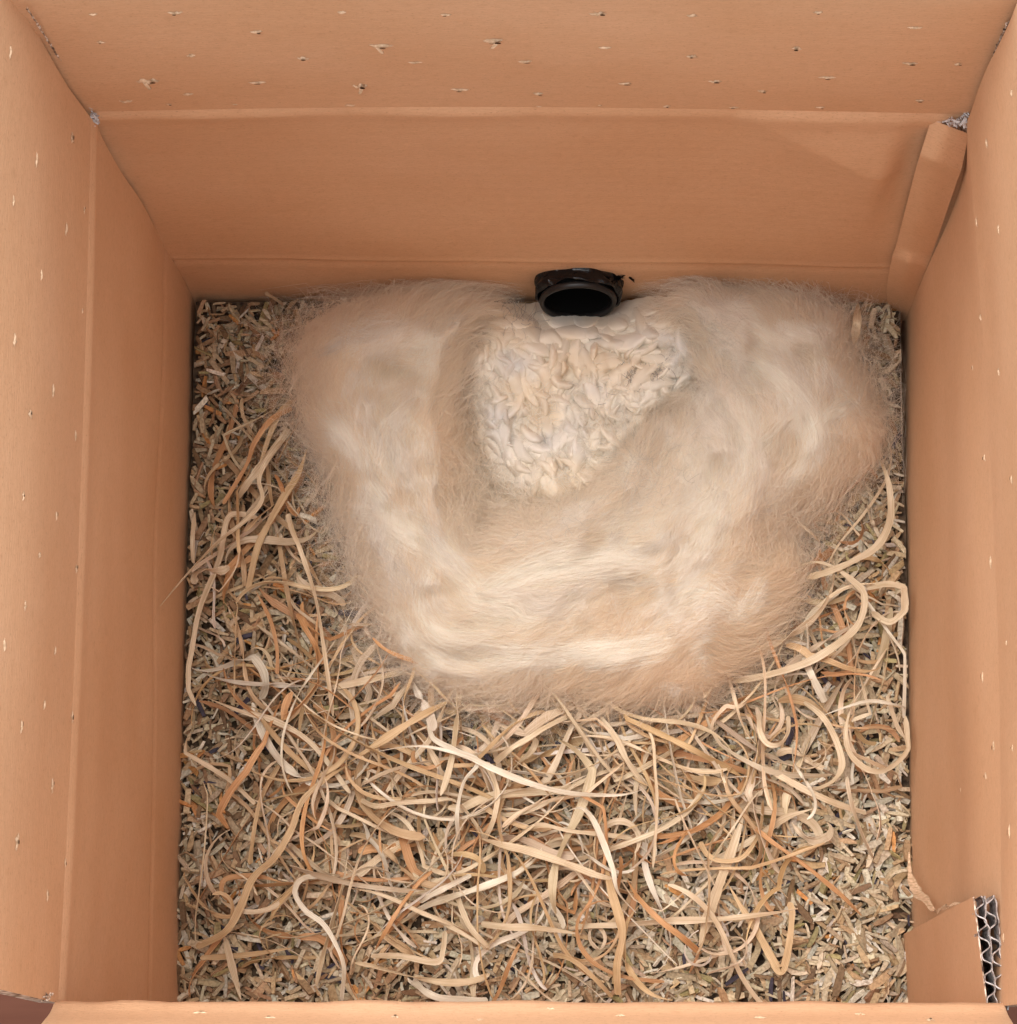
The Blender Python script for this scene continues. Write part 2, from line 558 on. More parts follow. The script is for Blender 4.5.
# joint strip folded over the back-right corner
def strip_pt(px, py, z): return U(px, py, z)


def UY(px, py, y):
    """world point at depth y that the photograph shows at (px, py)"""
    d = RM @ np.array([(px - 508.5) / FPX, -(py - 512.0) / FPX, -1.0])
    return CAM + d * ((y - CAM[1]) / d[1])


tabrows_old = [
    [U(893, 322, -0.004), U(902, 322, -0.004), U(908, 322, -0.004)],
    [U(889, 285, 0.018), U(903, 292, 0.018), U(913, 296, 0.018)],
    [U(894, 254, 0.050), U(909, 259, 0.052), U(922, 265, 0.053)],
    [U(899, 244, 0.057), U(913, 252, 0.059), U(929, 256, 0.062)],
    [U(918, 165, 0.165), U(934, 172, 0.165), U(949, 181, 0.165)],
    [U(921, 153, 0.178), U(938, 160, 0.178), U(955, 170, 0.178)],
    [U(932, 120, H - .003), U(949, 126, H - .003), U(967, 134, H - .003)],
]
yb = lambda py: float(np.interp(py, [113, 300], [bm[1], BR[1]]))
tabrows = [[UY(x, y, yb(y) + dy) for x, y, dy in row] for row in (
    [(890, 318, -.0008), (900, 320, -.002), (909, 322, -.004)], [(886, 290, -.001), (901, 295, -.003), (918, 298, -.004)], [(892, 256, -.004), (908, 262, -.008), (927, 268, -.007)],
    [(896, 246, -.004), (911, 252, -.0062), (931, 257, -.006)], [(916, 168, -.0072), (933, 174, -.0085), (957, 182, -.008)], [(920, 155, -.0085), (937, 161, -.011), (961, 171, -.0105)],
    [(931, 120, -.003), (948, 126, -.006), (969, 134, -.006)])]
strip = sheet('joint_strip', tabrows, 14, [5, 10, 5, 22, 5, 10], 0.0022, (0, 1, 0), lambda u, v, G: 0.0004 * fnoise(u * 60, v * 30, 40), smooth_u=True)
to_box(strip)

# short double-wall board standing against the right wall in the front corner
def slab(name, quad_rows, thick, nrm):
    return sheet(name, quad_rows, 24, [30], thick, nrm, None, None, False, False)


sb = [(903.5, 934, 0.0), (908, 1022, 0.0)]
stp = [(972, 897, H - 0.001), (987, 1012, H - 0.001)]
liner_in = sheet('corner_board', [[U(903, 945, ZB * .6), U(907, 1030, ZB * .6)], [U(*sb[0]), U(*sb[1])], [U(*stp[0]), U(*stp[1])]], 20, [3, 40], 0.0005, (1, 0, 0),
                 lambda u, v, G: 0.0006 * fnoise(u * 30, v * 20, 50), smooth_u=False)
to_box(liner_in)


def strip_wave(name, path0, path1, zlow, mat, tk=0.0004):
    """thin paper wall following a plan path (m,3) at the top edge down to zlow"""
    P = np.array(path0, dtype=float)
    m = len(P)
    dn_ = np.array(U(903.5, 934, 0)) - np.array(U(972, 897, H))
    Q = P + dn_ / H * 0.016
    d = np.gradient(P, axis=0); nn = np.stack([-d[:, 1], d[:, 0], 0 * d[:, 0]], -1)
    nn /= np.linalg.norm(nn, axis=1, keepdims=True)
    V = np.concatenate([P - nn * tk / 2, P + nn * tk / 2, Q - nn * tk / 2, Q + nn * tk / 2])
    F = []
    for i in range(m - 1):
        a, b = i, i + 1
        F += [(a, b, m + b, m + a), (a, b, 2 * m + b, 2 * m + a), (m + a, m + b, 3 * m + b, 3 * m + a)]
    return V, F


A = np.array(U(973.5, 897, H)); Bp = np.array(U(988, 1012, H))
axis = (Bp - A); L = np.linalg.norm(axis); axis /= L
side = np.array([-axis[1], axis[0], 0]); side = side if side[0] > 0 else -side
VV, FF = [], []
def add_path(pts):
    V, F = strip_wave('', pts, None, H - 0.05, None)
    o = sum(len(v) for v in VV)
    VV.append(V); FF.extend([tuple(o + k for k in f) for f in F])
tt = np.linspace(0, 1, 130)
wt = 0.0066
rj = lambda s: 0.0002 * vnoise(tt * 14, tt * 0 + s, 61)
def zt(s): return 0.0009 * vnoise(tt * 30, tt * 0 + s, 62)
for off_, ph in ((wt * 0.5, 0), (wt, 3)):
    add_path(A + axis * (tt * L)[:, None] + side * (off_ + rj(ph) * 3)[:, None] + np.array([0, 0, 1]) * zt(ph)[:, None])
for lo, hi, nw, ph in ((0.0, wt * 0.5, 5.2, 0.3), (wt * 0.5, wt, 4.6, 1.6)):
    s = 0.5 + 0.5 * np.sin(tt * nw * 2 * math.pi + ph)
    s = s * s * (3 - 2 * s)
    add_path(A + axis * (tt * L)[:, None] + side * (lo + 0.0002 + (hi - lo - 0.0004) * s + rj(ph * 5))[:, None] + np.array([0, 0, 1]) * zt(ph + 7)[:, None])
flutes = mesh_np('corrugated_edge', np.concatenate(VV), FF, M_GREYPAPER, smooth=True)
to_box(flutes)


def torn_ribbon(name, pts, widths, mat, parent_box=True, seed=0):
    """small curling scrap of torn liner: pts (px,py,z)"""
    P = np.array([U(*p) for p in pts])
    t = np.linspace(0, len(P) - 1, 40)
    C = catmull(P, t, True)
    wv = np.interp(t, np.arange(len(P)), widths)
    d = np.gradient(C, axis=0); d /= np.linalg.norm(d, axis=1, keepdims=True)
    up = np.array([0, 0, 1.0])
    s = np.cross(d, up); s /= np.linalg.norm(s, axis=1, keepdims=True)
    r = np.random.default_rng(seed)
    jag = 1 + 0.35 * vnoise(t * 6, t * 0, seed)
    cols = []
    for k, q in enumerate((-1, -0.3, 0.3, 1)):
        cols.append(C + s * (wv * jag * q)[:, None] + up * (0.0006 * (q * q))) 
    V = np.concatenate(cols); m = len(C)
    V2 = V - up * 0.0004
    F = []
    n = len(V)
    for k in range(3):
        for i in range(m - 1):
            q = (k * m + i, k * m + i + 1, (k + 1) * m + i + 1, (k + 1) * m + i)
            F += [q, tuple(n + x for x in q[::-1])]
    for k in (0, 3):
        for i in range(m - 1):
            F.append((k * m + i, k * m + i + 1, n + k * m + i + 1, n + k * m + i))
    return mesh_np(name, np.concatenate([V, V2]), F, mat)


to_box(torn_ribbon('torn_liner', [(909, 852, .02), (910, 875, .03), (917, 892, .045), (927, 902, .07), (934, 912, .09), (941, 909, .12), (950, 905, .15), (960, 903, .17)],
                   [0.0003, 0.001, 0.0026, 0.0012, 0.0008, 0.0006, 0.0009, 0.0003], M_PAPER, seed=3))


def crumple(name, pts, z, r, mat, n=26, seed=1):
    """cluster of tiny torn paper shreds"""
    rr_ = np.random.default_rng(seed)
    VV, FF = [], []
    for k in range(n):
        i = rr_.integers(0, len(pts) - 1); f = rr_.random()
        px = pts[i][0] * (1 - f) + pts[i + 1][0] * f + rr_.normal(0, 1.6)
        py = pts[i][1] * (1 - f) + pts[i + 1][1] * f + rr_.normal(0, 1.6)
        c = U(px, py, z + rr_.uniform(-0.004, 0.0015))
        a = rr_.normal(size=3); a /= np.linalg.norm(a)
        b_ = np.cross(a, rr_.normal(size=3)); b_ /= np.linalg.norm(b_)
        la, lb = r * rr_.uniform(0.5, 1.4), r * rr_.uniform(0.15, 0.5)
        s = len(VV)
        for u_, v_ in ((-1, -1), (1, -.6), (1.2, .5), (-.8, 1)):
            VV.append(c + a * la * u_ + b_ * lb * v_ + np.cross(a, b_) * 0.0002)
        for u_, v_ in ((-1, -1), (1, -.6), (1.2, .5), (-.8, 1)):
            VV.append(c + a * la * u_ + b_ * lb * v_ - np.cross(a, b_) * 0.0002)
        FF += [(s, s + 1, s + 2, s + 3), (s + 7, s + 6, s + 5, s + 4)] + [(s + q, s + (q + 1) % 4, s + 4 + (q + 1) % 4, s + 4 + q) for q in range(4)]
    return to_box(mesh_np(name, VV, FF, mat, smooth=False))


def seam(name, a, b, za, zb, r, n, mat, seed):
    rr_ = np.random.default_rng(seed)
    VV, FF = [], []
    for k in range(n):
        t = (k + rr_.random()) / n
        c = U(a[0] + (b[0] - a[0]) * t + rr_.normal(0, .35), a[1] + (b[1] - a[1]) * t, za + (zb - za) * t)
        d = np.array(U(b[0], b[1], zb) - U(a[0], a[1], za)); d /= np.linalg.norm(d)
        e = np.cross(d, rr_.normal(size=3)); e /= np.linalg.norm(e)
        la, lb = r * rr_.uniform(.5, 1.6), r * rr_.uniform(.25, .6)
        s_ = len(VV)
        f = np.cross(d, e)
        for o_ in (0.00012, -0.00012):
            for u_, v_ in ((-1, -1), (1, -.5), (1.2, .6), (-.8, 1)): VV.append(c + d * la * u_ + e * lb * v_ + f * o_)
        FF += [(s_, s_ + 1, s_ + 2, s_ + 3), (s_ + 7, s_ + 6, s_ + 5, s_ + 4)] + [(s_ + q, s_ + (q + 1) % 4, s_ + 4 + (q + 1) % 4, s_ + 4 + q) for q in range(4)]
    return to_box(mesh_np(name, VV, FF, mat, smooth=False))


seam('torn_seam', (27, 8), (92, 110), ZT - .012, H + .002, 0.0009, 90, M_EDGE, 71)
seam('torn_seam', (1008, 22), (968, 112), ZT - .02, H + .002, 0.0009, 80, M_EDGE, 72)
crumple('torn_corner', [(84, 96), (90, 110), (96, 120)], H, 0.0016, M_GREYPAPER, 34, 1)
crumple('torn_corner', [(938, 119), (950, 122), (962, 122), (966, 112)], H, 0.0016, M_GREYPAPER, 30, 2)
crumple('torn_corner', [(983, 1008), (992, 1012), (1000, 1008)], H, 0.0013, M_GREYPAPER, 26, 5)
crumple('torn_corner', [(6, 985), (30, 989), (52, 999)], H + .02, 0.0012, M_EDGE, 22, 8)

# pin-pricks through the flaps: raised lips of pale torn paper with a dark slit
deps = bpy.context.evaluated_depsgraph_get()
trees = {}
for o in (back, backflap, left, leftflap, right, rightflap, frontflap, front):
    me = o.data
    trees[o] = BVHTree.FromPolygons([v.co[:] for v in me.vertices], [p.vertices[:] for p in me.polygons])
marks = {
    'back': [(175, 12, 1.4), (93, 14, 1), (342, 12, 1), (256, 31, 1.2), (101, 42, .8), (191, 55, 1.1), (303, 58, 1.2), (148, 81, 1.5), (257, 82, 1.1), (188, 94, .9), (126, 101, .9),
             (169, 104, .6), (235, 104, .6), (446, 14, 1), (598, 13, 1.1), (692, 15, 1.1), (381, 45, 1.7), (493, 40, 1.6), (415, 62, .9), (605, 47, 1.1), (525, 61, 1.1), (692, 56, 1.1),
             (360, 86, 1.5), (460, 89, 1.3), (538, 93, 1.3), (625, 83, 1), (539, 106, .6), (667, 106, .8), (818, 12, 1), (915, 27, 1.1), (797, 48, 1.3), (910, 63, 1), (958, 64, .8), (715, 81, .9),
             (827, 77, 1.2), (762, 91, .9), (920, 100, 1), (734, 107, .8), (820, 107, .8), (350, 105, .7), (600, 105, .6)],
    'side': [(10, 52, 1.2), (36, 160, 1.3), (72, 138, 1.2), (13, 201, 1.1), (66, 229, 1.1), (41, 275, 1.2), (84, 210, .8), (82, 311, .8), (15, 340, 1.2), (53, 391, 1.2), (30, 414, 1.3),
             (75, 436, 1.2), (23, 496, 1), (56, 516, 1), (39, 555, 1), (76, 569, 1), (25, 606, .9), (4, 645, 1.2), (55, 651, .9), (44, 705, 1.2), (72, 717, 1), (21, 727, 1.2), (52, 786, 1.2),
             (17, 842, 1.4), (65, 863, .9), (47, 896, 1), (987, 143, 1.2), (977, 222, 1.1), (999, 230, 1), (981, 318, 1.3), (999, 372, 1), (973, 368, .6), (985, 458, 1), (1012, 480, 1),
             (991, 562, 1.3), (1007, 643, 1), (983, 677, 1), (994, 746, 1), (1013, 748, 1), (986, 776, .9), (1010, 831, 1.2), (961, 790, .5), (1004, 938, 1.3), (1012, 93, 1.1)],
    'front': [(200, 1013, 1), (270, 1018, .8), (395, 1017, 1), (480, 1020, .8), (550, 1009, .9), (620, 1016, .8), (760, 1018, 1), (860, 1014, .8), (930, 1020, .9)],
}
mk = {}
for kind, lst in marks.items():
    for (px, py, s) in lst:
        if kind == 'side': s *= 0.8
        o_, d_ = Vector(CAM), Vector(U(px, py, 0) - CAM).normalized()
        best = None
        for ob, tr_ in trees.items():
            h_ = tr_.ray_cast(o_, d_)
            if h_[0] is not None and (best is None or h_[3] < best[1][3]): best = (ob, h_)
        if best is None: continue
        ob, (loc, nrm, _, _) = best
        nrm = np.array(nrm)
        if nrm @ np.array(-d_) < 0: nrm = -nrm
        loc = np.array(loc)
        u_ = np.array((1., 0, 0)) if kind != 'side' else np.array((0, 1., 0))
        u_ = u_ - nrm * (u_ @ nrm); u_ /= np.linalg.norm(u_)
        v_ = np.cross(nrm, u_)
        if (kind != 'side' and v_[2] < 0): v_ = -v_
        store = mk.setdefault(ob, ([], [], []))
        VV, FF, FM = store
        ln, wd = 0.0026 * s * random.uniform(.5, 1.15), 0.0010 * s * random.uniform(.45, 1.35)
        # lip: a small almond-shaped blister
        base = len(VV)
        nS = 9
        for k in range(nS):
            t = k / (nS - 1) * 2 - 1
            hw = wd * (1 - t * t) ** 0.7 * (1 + 0.6 * random.uniform(-1, 1))
            sk = 0.7 * wd * random.uniform(-1, 1)
            for q, hh in ((-1, 0.00005), (-0.35, 1), (0.35, 0.8), (1, 0.00005)):
                VV.append(loc + u_ * (t * ln) + v_ * (hw * q * 0.8 + sk) + nrm * (0.00008 + 0.00055 * s * (1 - t * t) * (hh if hh > .1 else 0)))
        for k in range(nS - 1):
            for q in range(3):
                FF.append((base + k * 4 + q, base + k * 4 + q + 1, base + k * 4 + 5 + q, base + k * 4 + 4 + q)); FM.append(3)
        if random.random() < 0.6 or s > 1.2:
            base = len(VV)
            dl, dw = ln * random.uniform(.25, .5), wd * random.uniform(.3, .6)
            ox, oy = ln * random.uniform(-.3, .5), wd * random.uniform(.3, .8)
            for k in range(8):
                a = k / 8 * 2 * math.pi
                VV.append(loc + u_ * (ox + dl * math.cos(a) * random.uniform(.8, 1.1)) + v_ * (oy + dw * math.sin(a)) + nrm * (0.00075 * s + 0.0001))
            FF.append((base, base + 1, base + 2, base + 3)); FM.append(4)
            FF.append((base, base + 3, base + 4, base + 7)); FM.append(4)
            FF.append((base + 4, base + 5, base + 6, base + 7)); FM.append(4)
        if s >= 1.45:       # a curled flake hanging from the hole
            base = len(VV)
            bend = random.choice((-1, 1)) * random.uniform(.3, 1)
            for k in range(6):
                t = k / 5
                c = loc + u_ * (bend * 0.0016 * (1 - t * 1.2)) - v_ * (0.0034 * t * (1.25 - .55 * t)) - u_ * bend * .0012 * math.sin(t * 3) + nrm * (0.0006 + 0.0018 * math.sin(t * 2.8))
                VV.append(c - (u_ * .8 - v_ * .5 * bend) * 0.0008 * (1.15 - t)); VV.append(c + (u_ * .8 - v_ * .5 * bend) * 0.0008 * (1.15 - t))
            for k in range(5):
                FF.append((base + 2 * k, base + 2 * k + 1, base + 2 * k + 3, base + 2 * k + 2)); FM.append(3)
for ob, (VV, FF, FM) in mk.items():      # they belong to the surface of their panel: same mesh
    me = ob.data
    ov = np.array([v.co[:] for v in me.vertices]); of = np.array([p.vertices[:] for p in me.polygons]); om = np.array([p.material_index for p in me.polygons])
    ouv = np.zeros((len(ov) + len(VV), 2)); uvl = me.uv_layers[0].data
    li = np.array([l.vertex_index for l in me.loops]); lu = np.array([q.uv[:] for q in uvl])
    ouv[li] = lu
    par, inv = ob.parent, ob.matrix_parent_inverse.copy()
    nm = ob.name
    bpy.data.objects.remove(ob)
    nob = mesh_np('panel_tmp', np.concatenate([ov, np.array(VV)]), np.concatenate([of, np.array(FF) + len(ov)]), [M_CARD, M_CARD_OUT, M_EDGE, M_PAPER, M_HOLE],
                  uvs=ouv, fmat=np.concatenate([om, FM]))
    nob.name = nm; nob.data.name = nm
    nob.parent = par; nob.matrix_parent_inverse = inv

# ------------------------------------------------------------------ black pipe through the back wall
pipe = empty('pipe_stub', tuple(PC))
tag(pipe, 'glossy black plastic pipe stub poking through the back wall above the fleece', 'pipe')
PAX = Vector((0.02, -1.0, 0.20)).normalized()
PX = Vector((1, 0, 0)); PX = (PX - PAX * PX.dot(PAX)).normalized(); PY = PAX.cross(PX)


def lathe(name, prof, mat, parent, n=96, wob=0.0, closed=True, seed=0):
    """prof: (distance along the axis from the mouth, radius)"""
    V = []
    for (a, r) in prof:
        for k in range(n):
            t = 2 * math.pi * k / n
            q = wob * float(vnoise(np.array(3 + 2.5 * math.cos(t) + seed), np.array(3 + 2.5 * math.sin(t) + a * 300), 70))
            aa = a + wob * 0.6 * float(vnoise(np.array(9 + 3 * math.cos(t)), np.array(3 + 3 * math.sin(t)), 71))
            v = PAX * aa + PX * ((r + q) * math.cos(t)) + PY * ((r + q) * math.sin(t))
            V.append(v[:])
    F = []
    m = len(prof)
    for j in range(m if closed else m - 1):
        j2 = (j + 1) % m
        for k in range(n):
            F.append((j * n + k, j * n + (k + 1) % n, j2 * n + (k + 1) % n, j2 * n + k))
    o = mesh_np(name, V, F, mat, parent)
    return o


R0 = 0.0150
lathe('rim', [(-0.002, R0 - .0012), (0, R0 - 0.001), (0.0008, R0 - 0.0003), (0.0006, R0 + 0.0006), (-0.0012, R0 + 0.0012), (-0.002, R0 + .0008)], M_RIM, pipe)
lathe('tube', [(-0.0019, R0 - 0.0011), (-0.06, R0 - 0.0014), (-0.061, 0.0002), (-0.062, 0.0002), (-0.062, R0 - .0003), (-0.0019, R0 + 0.0004)], M_BORE, pipe)
col_ = lathe('collar', [(-0.0021, R0 + 0.0006), (-0.0022, R0 + 0.0018), (-0.004, R0 + 0.0026), (-0.0058, R0 + 0.0022), (-0.0066, R0 + 0.0013), (-0.0078, R0 + 0.0016), (-0.0092, R0 + 0.0030),
                        (-0.0112, R0 + 0.0032), (-0.0126, R0 + 0.0022), (-0.0134, R0 + 0.0007)], M_BLACK, pipe, wob=0.0019, seed=4)
# torn tape end at the right side
tape_pts = [PX * (R0 + 0.001) + PAX * -0.009 + PY * 0.004, PX * (R0 + 0.003) + PAX * -0.008 + PY * 0.0065, PX * (R0 + 0.0058) + PAX * -0.0095 + PY * 0.006, PX * (R0 + 0.0085) + PAX * -0.0085 + PY * 0.003]
V, F = [], []
for i, p in enumerate(tape_pts):
    hw = (0.003, 0.0026, 0.0016, 0.0008)[i]
    for s_ in (-1, 1):
        for q in (-1, 1):
            V.append((p + PY * hw * s_ + PAX * (0.0004 * q + 0.0012 * s_ * (i % 2)))[:])
for i in range(3):
    a = i * 4
    F += [(a, a + 2, a + 6, a + 4), (a + 1, a + 5, a + 7, a + 3), (a, a + 4, a + 5, a + 1), (a + 2, a + 3, a + 7, a + 6)]
F += [(0, 1, 3, 2), (12, 14, 15, 13)]
mesh_np('tape_end', V, F, M_BLACK, pipe, smooth=False)

# ------------------------------------------------------------------ bedding of chips
XL, XR = -0.1475, 0.1475


def wall_x(y):
    """usable x range on the bedding at depth y"""
    return -0.1492 + 0 * y, 0.1492 + 0 * y


dn = 70
gx, gy = np.meshgrid(np.linspace(-0.1505, 0.1505, dn), np.linspace(-D, 0.0, dn))
gz = -0.0055 + 0.003 * fnoise(gx * 40 + 9, gy * 40 + 9, 80)
ii = np.arange(dn * dn).reshape(dn, dn)
fq = np.stack([ii[:-1, :-1], ii[:-1, 1:], ii[1:, 1:], ii[1:, :-1]], -1).reshape(-1, 4)
bed = mesh_np('bedding_ground', np.stack([gx, gy, gz], -1).reshape(-1, 3), fq, M_BEDGROUND)  # dark brown uneven ground sheet under the chips
tag(bed, 'dark brown uneven ground showing between the chips on the box floor', 'dust', kind='stuff')

FLEECE = np.array([(515, 294), (470, 288), (430, 284), (380, 285), (335, 300), (305, 322), (290, 350), (298, 390), (297, 430), (320, 470), (330, 520), (352, 560), (370, 605), (388, 655), (425, 690),
                   (470, 697), (510, 703), (560, 700), (620, 710), (680, 712), (715, 700), (738, 672), (768, 640), (800, 598), (806, 570), (790, 540), (808, 512), (850, 482), (885, 468), (893, 432),
                   (868, 380), (850, 345), (852, 308), (800, 288), (745, 276), (705, 268), (672, 276), (655, 302), (600, 322), (540, 320)], dtype=float)


def densify(P, closed=True, step=4.0):
    Q = np.vstack([P, P[:1]]) if closed else P
    out = []
    for a, b in zip(Q[:-1], Q[1:]):
        n = max(1, int(np.linalg.norm(b - a) / step))
        for k in range(n): out.append(a + (b - a) * k / n)
    return np.array(out)


def inside_poly(P, x, y):
    c = np.zeros(x.shape, bool)
    Q = np.roll(P, -1, axis=0)
    for (x0, y0), (x1, y1) in zip(P, Q):
        if y0 == y1: continue
        cond = ((y0 > y) != (y1 > y)) & (x < (x1 - x0) * (y - y0) / (y1 - y0) + x0)
        c ^= cond
    return c


class SDF:
    """signed distance raster in pixel space (positive inside)"""
    def __init__(s, P, step=4.0):
        s.x0, s.y0, s.st = 150.0, 220.0, step
        nx, ny = int(810 / step), int(800 / step)
        s.gx, s.gy = np.meshgrid(s.x0 + np.arange(nx) * step, s.y0 + np.arange(ny) * step)
        Q = densify(P)
        d = np.full(s.gx.shape, 1e9)
        for q in Q: d = np.minimum(d, (s.gx - q[0]) ** 2 + (s.gy - q[1]) ** 2)
        d = np.sqrt(d)
        s.d = np.where(inside_poly(P, s.gx, s.gy), d, -d)

    def __call__(s, x, y):
        fx = np.clip((x - s.x0) / s.st, 0, s.d.shape[1] - 1.001); fy = np.clip((y - s.y0) / s.st, 0, s.d.shape[0] - 1.001)
        i, j = fx.astype(int), fy.astype(int)
        a, b = fx - i, fy - j
        D_ = s.d
        return (D_[j, i] * (1 - a) + D_[j, i + 1] * a) * (1 - b) + (D_[j + 1, i] * (1 - a) + D_[j + 1, i + 1] * a) * b


SD_F = SDF(FLEECE)


def PROJ(P):
    v = (P - CAM) @ RM
    return 508.5 + FPX * v[..., 0] / -v[..., 2], 512 - FPX * v[..., 1] / -v[..., 2]


def chips(n, zlo, zhi, lmin, lmax, tilt, seed):
    r = np.random.default_rng(seed)
    x = r.uniform(-0.1478, 0.1478, n); y = r.uniform(-D + 0.002, -0.002, n)
    px, py = PROJ(np.stack([x, y, 0 * x], -1))
    keep = SD_F(px, py) < 45
    x, y, px, py = x[keep], y[keep], px[keep], py[keep]
    n = len(x)
    z = r.uniform(zlo, zhi, n) + 0.0022 * fnoise(x * 40 + 9, y * 40 + 9, 80)
    Ls = lmin + (lmax - lmin) * r.beta(1.2, 3.6, n)
    # coarser scraps toward the left and front, small shives elsewhere
    Wd = Ls * r.uniform(0.12, 0.27, n)
    Wd = np.clip(Wd, 0.0008, 0.0028)
    Tk = Wd * r.uniform(0.35, 0.8, n)
    th = r.uniform(0, 2 * math.pi, n) 
    ti = r.normal(0, tilt, n); ro = r.normal(0, 0.45, n)
    # template: four stations along, four corners each
    st = np.array([-0.5, -0.2, 0.18, 0.5])
    V = np.zeros((n, 4, 4, 3))
    bend = r.normal(0, 0.035, n)
    for a in range(4):
        wsc = (r.uniform(.5, 1.0, n) if a in (0, 3) else r.uniform(.85, 1.1, n))
        ex = (r.uniform(-.05, .05, (n, 2)) if a in (0, 3) else np.zeros((n, 2)))
        for c, (sy, sz) in enumerate(((-1, -1), (1, -1), (1, 1), (-1, 1))):
            V[:, a, c, 0] = Ls * (st[a] + ex[:, (sy + 1) // 2])
            V[:, a, c, 1] = Wd * .5 * sy * wsc * (1 + 0.07 * r.normal(size=n)) + bend * Ls * (1 - 4 * st[a] ** 2)
            V[:, a, c, 2] = Tk * .5 * sz * (1 if a in (1, 2) else 0.7)
    V = V.reshape(n, 16, 3)
    # roll, tilt, turn
    def rotx(V, a):
        c, s = np.cos(a)[:, None], np.sin(a)[:, None]
        return np.stack([V[..., 0], V[..., 1] * c - V[..., 2] * s, V[..., 1] * s + V[..., 2] * c], -1)
    def roty(V, a):
        c, s = np.cos(a)[:, None], np.sin(a)[:, None]
        return np.stack([V[..., 0] * c + V[..., 2] * s, V[..., 1], -V[..., 0] * s + V[..., 2] * c], -1)
    def rotz(V, a):
        c, s = np.cos(a)[:, None], np.sin(a)[:, None]
        return np.stack([V[..., 0] * c - V[..., 1] * s, V[..., 0] * s + V[..., 1] * c, V[..., 2]], -1)
    V = rotz(roty(rotx(V, ro), ti), th)
    V[..., 0] += x[:, None]; V[..., 1] += y[:, None]; V[..., 2] += z[:, None]
    V[..., 0] = np.clip(V[..., 0], -0.1492, 0.1496); V[..., 1] = np.clip(V[..., 1], -D + .001, -0.0012)
    # colours
    pal = np.array([(0.46, 0.315, 0.18), (0.47, 0.365, 0.235), (0.54, 0.445, 0.31), (0.62, 0.555, 0.445), (0.35, 0.215, 0.12), (0.20, 0.125, 0.07), (0.33, 0.27, 0.13), (0.52, 0.25, 0.09), (0.065, 0.055, 0.075)])
    tx = np.clip((px - 250) / 600, 0, 1) * 0.65 + np.clip((py - 350) / 600, 0, 1) * 0.35  # browner to the back left: chip dirt and uneven light, both in the colour
    pick = r.random(n)
    def cum(w): return np.cumsum(np.array(w) / sum(w))
    A = cum([20, 18, 13, 5, 18, 12, 3, 2.0, 1.2]); B = cum([14, 21, 26, 18, 7, 5, 3, 1.2, 1.6])
    kk = np.array([np.searchsorted(A * (1 - t) + B * t, p) for t, p in zip(tx, pick)])
    kk = np.clip(kk, 0, 8)
    c = pal[kk] * r.uniform(.68, 1.12, n)[:, None] * (1 + 0.02 * r.normal(size=(n, 3)))
    colr = np.repeat(np.clip(c, 0.01, 0.9), 16, axis=0)
    tf = []
    for a in range(3):
        for q in range(4): tf.append((a * 4 + q, a * 4 + (q + 1) % 4, a * 4 + 4 + (q + 1) % 4, a * 4 + 4 + q))
    tf += [(3, 2, 1, 0), (12, 13, 14, 15)]
    F = (np.array(tf)[None] + (np.arange(n) * 16)[:, None, None]).reshape(-1, 4)
    return V.reshape(-1, 3), F, colr


Va, Fa, Ca = chips(11000, -0.0045, -0.001, 0.0042, 0.0150, 0.20, 1)
Vb, Fb, Cb = chips(9500, -0.0012, 0.0026, 0.0042, 0.0175, 0.24, 2)
ch = mesh_np('chip_litter', np.concatenate([Va, Vb]), np.concatenate([Fa, Fb + len(Va)]), M_CHIP, smooth=False, colors=np.concatenate([Ca, Cb]))
tag(ch, 'litter of chopped straw-coloured plant chips covering the box floor', 'chips', kind='stuff')

# ------------------------------------------------------------------ fleece height field
HOLLOW = np.array([(458, 345), (478, 322), (515, 312), (560, 318), (640, 305), (690, 315), (703, 345), (695, 385), (655, 420), (620, 455), (580, 492), (535, 515), (500, 530), (478, 546), (455, 538),
                   (445, 505), (452, 455), (448, 400)], dtype=float)
SD_H = SDF(HOLLOW)
SPINE = np.array([(545, 305), (480, 305), (420, 315), (360, 345), (345, 400), (362, 470), (400, 535), (440, 600), (520, 635), (610, 620), (690, 570), (750, 500), (790, 430), (790, 370), (750, 320), (690, 290)], dtype=float)


def sstep(a, b, x):
    t = np.clip((x - a) / (b - a), 0, 1)
    return t * t * (3 - 2 * t)


def fleece_h(x, y):
    d = SD_F(x, y) - 5 + 8 * fnoise(x / 34, y / 34, 90)
    t = np.clip(d / 62.0, 0, 1)
    h = 0.043 * np.clip(1 - (1 - t) ** 2.2, 0, 1) ** .62
    h = h * (1 + 0.16 * fnoise(x / 75 + 3, y / 75, 91)) + 0.0070 * fnoise(x / 30, y / 30, 92) * t
    # softer bumps and troughs where tufts overlap
    h = h - 0.008 * np.exp(-((x - 330) / 60) ** 2 - ((y - 500) / 22) ** 2) - 0.010 * np.exp(-((x - 800) / 50) ** 2 - ((y - 545) / 30) ** 2)
    h = h - 0.004 * np.exp(-((x - 640 + (y - 600) * .3) / 40) ** 2 - ((y - 600) / 12) ** 2) - 0.006 * np.exp(-((x - 760) / 14) ** 2 - ((y - 330) / 45) ** 2) - 0.006 * np.exp(-((x - 400) / 60) ** 2 - ((y - 375 - (x - 400) * .25) / 10) ** 2) - 0.006 * np.exp(-((x - 470) / 50) ** 2 - ((y - 655) / 9) ** 2)
    h = np.maximum(h, 0) 
    dh = SD_H(x, y) + 5 * fnoise(x / 20, y / 20, 93)
    soft = 19 + 18 * sstep(520, 680, x) * sstep(340, 420, y) - 8 * sstep(360, 310, y)
    s = sstep(-soft, soft * 0.9, dh)
    return h * (1 - s) + np.minimum(h, 0.010 - 0.006 * np.exp(-((x - 468) / 22) ** 2 - ((y - 505) / 34) ** 2)) * s


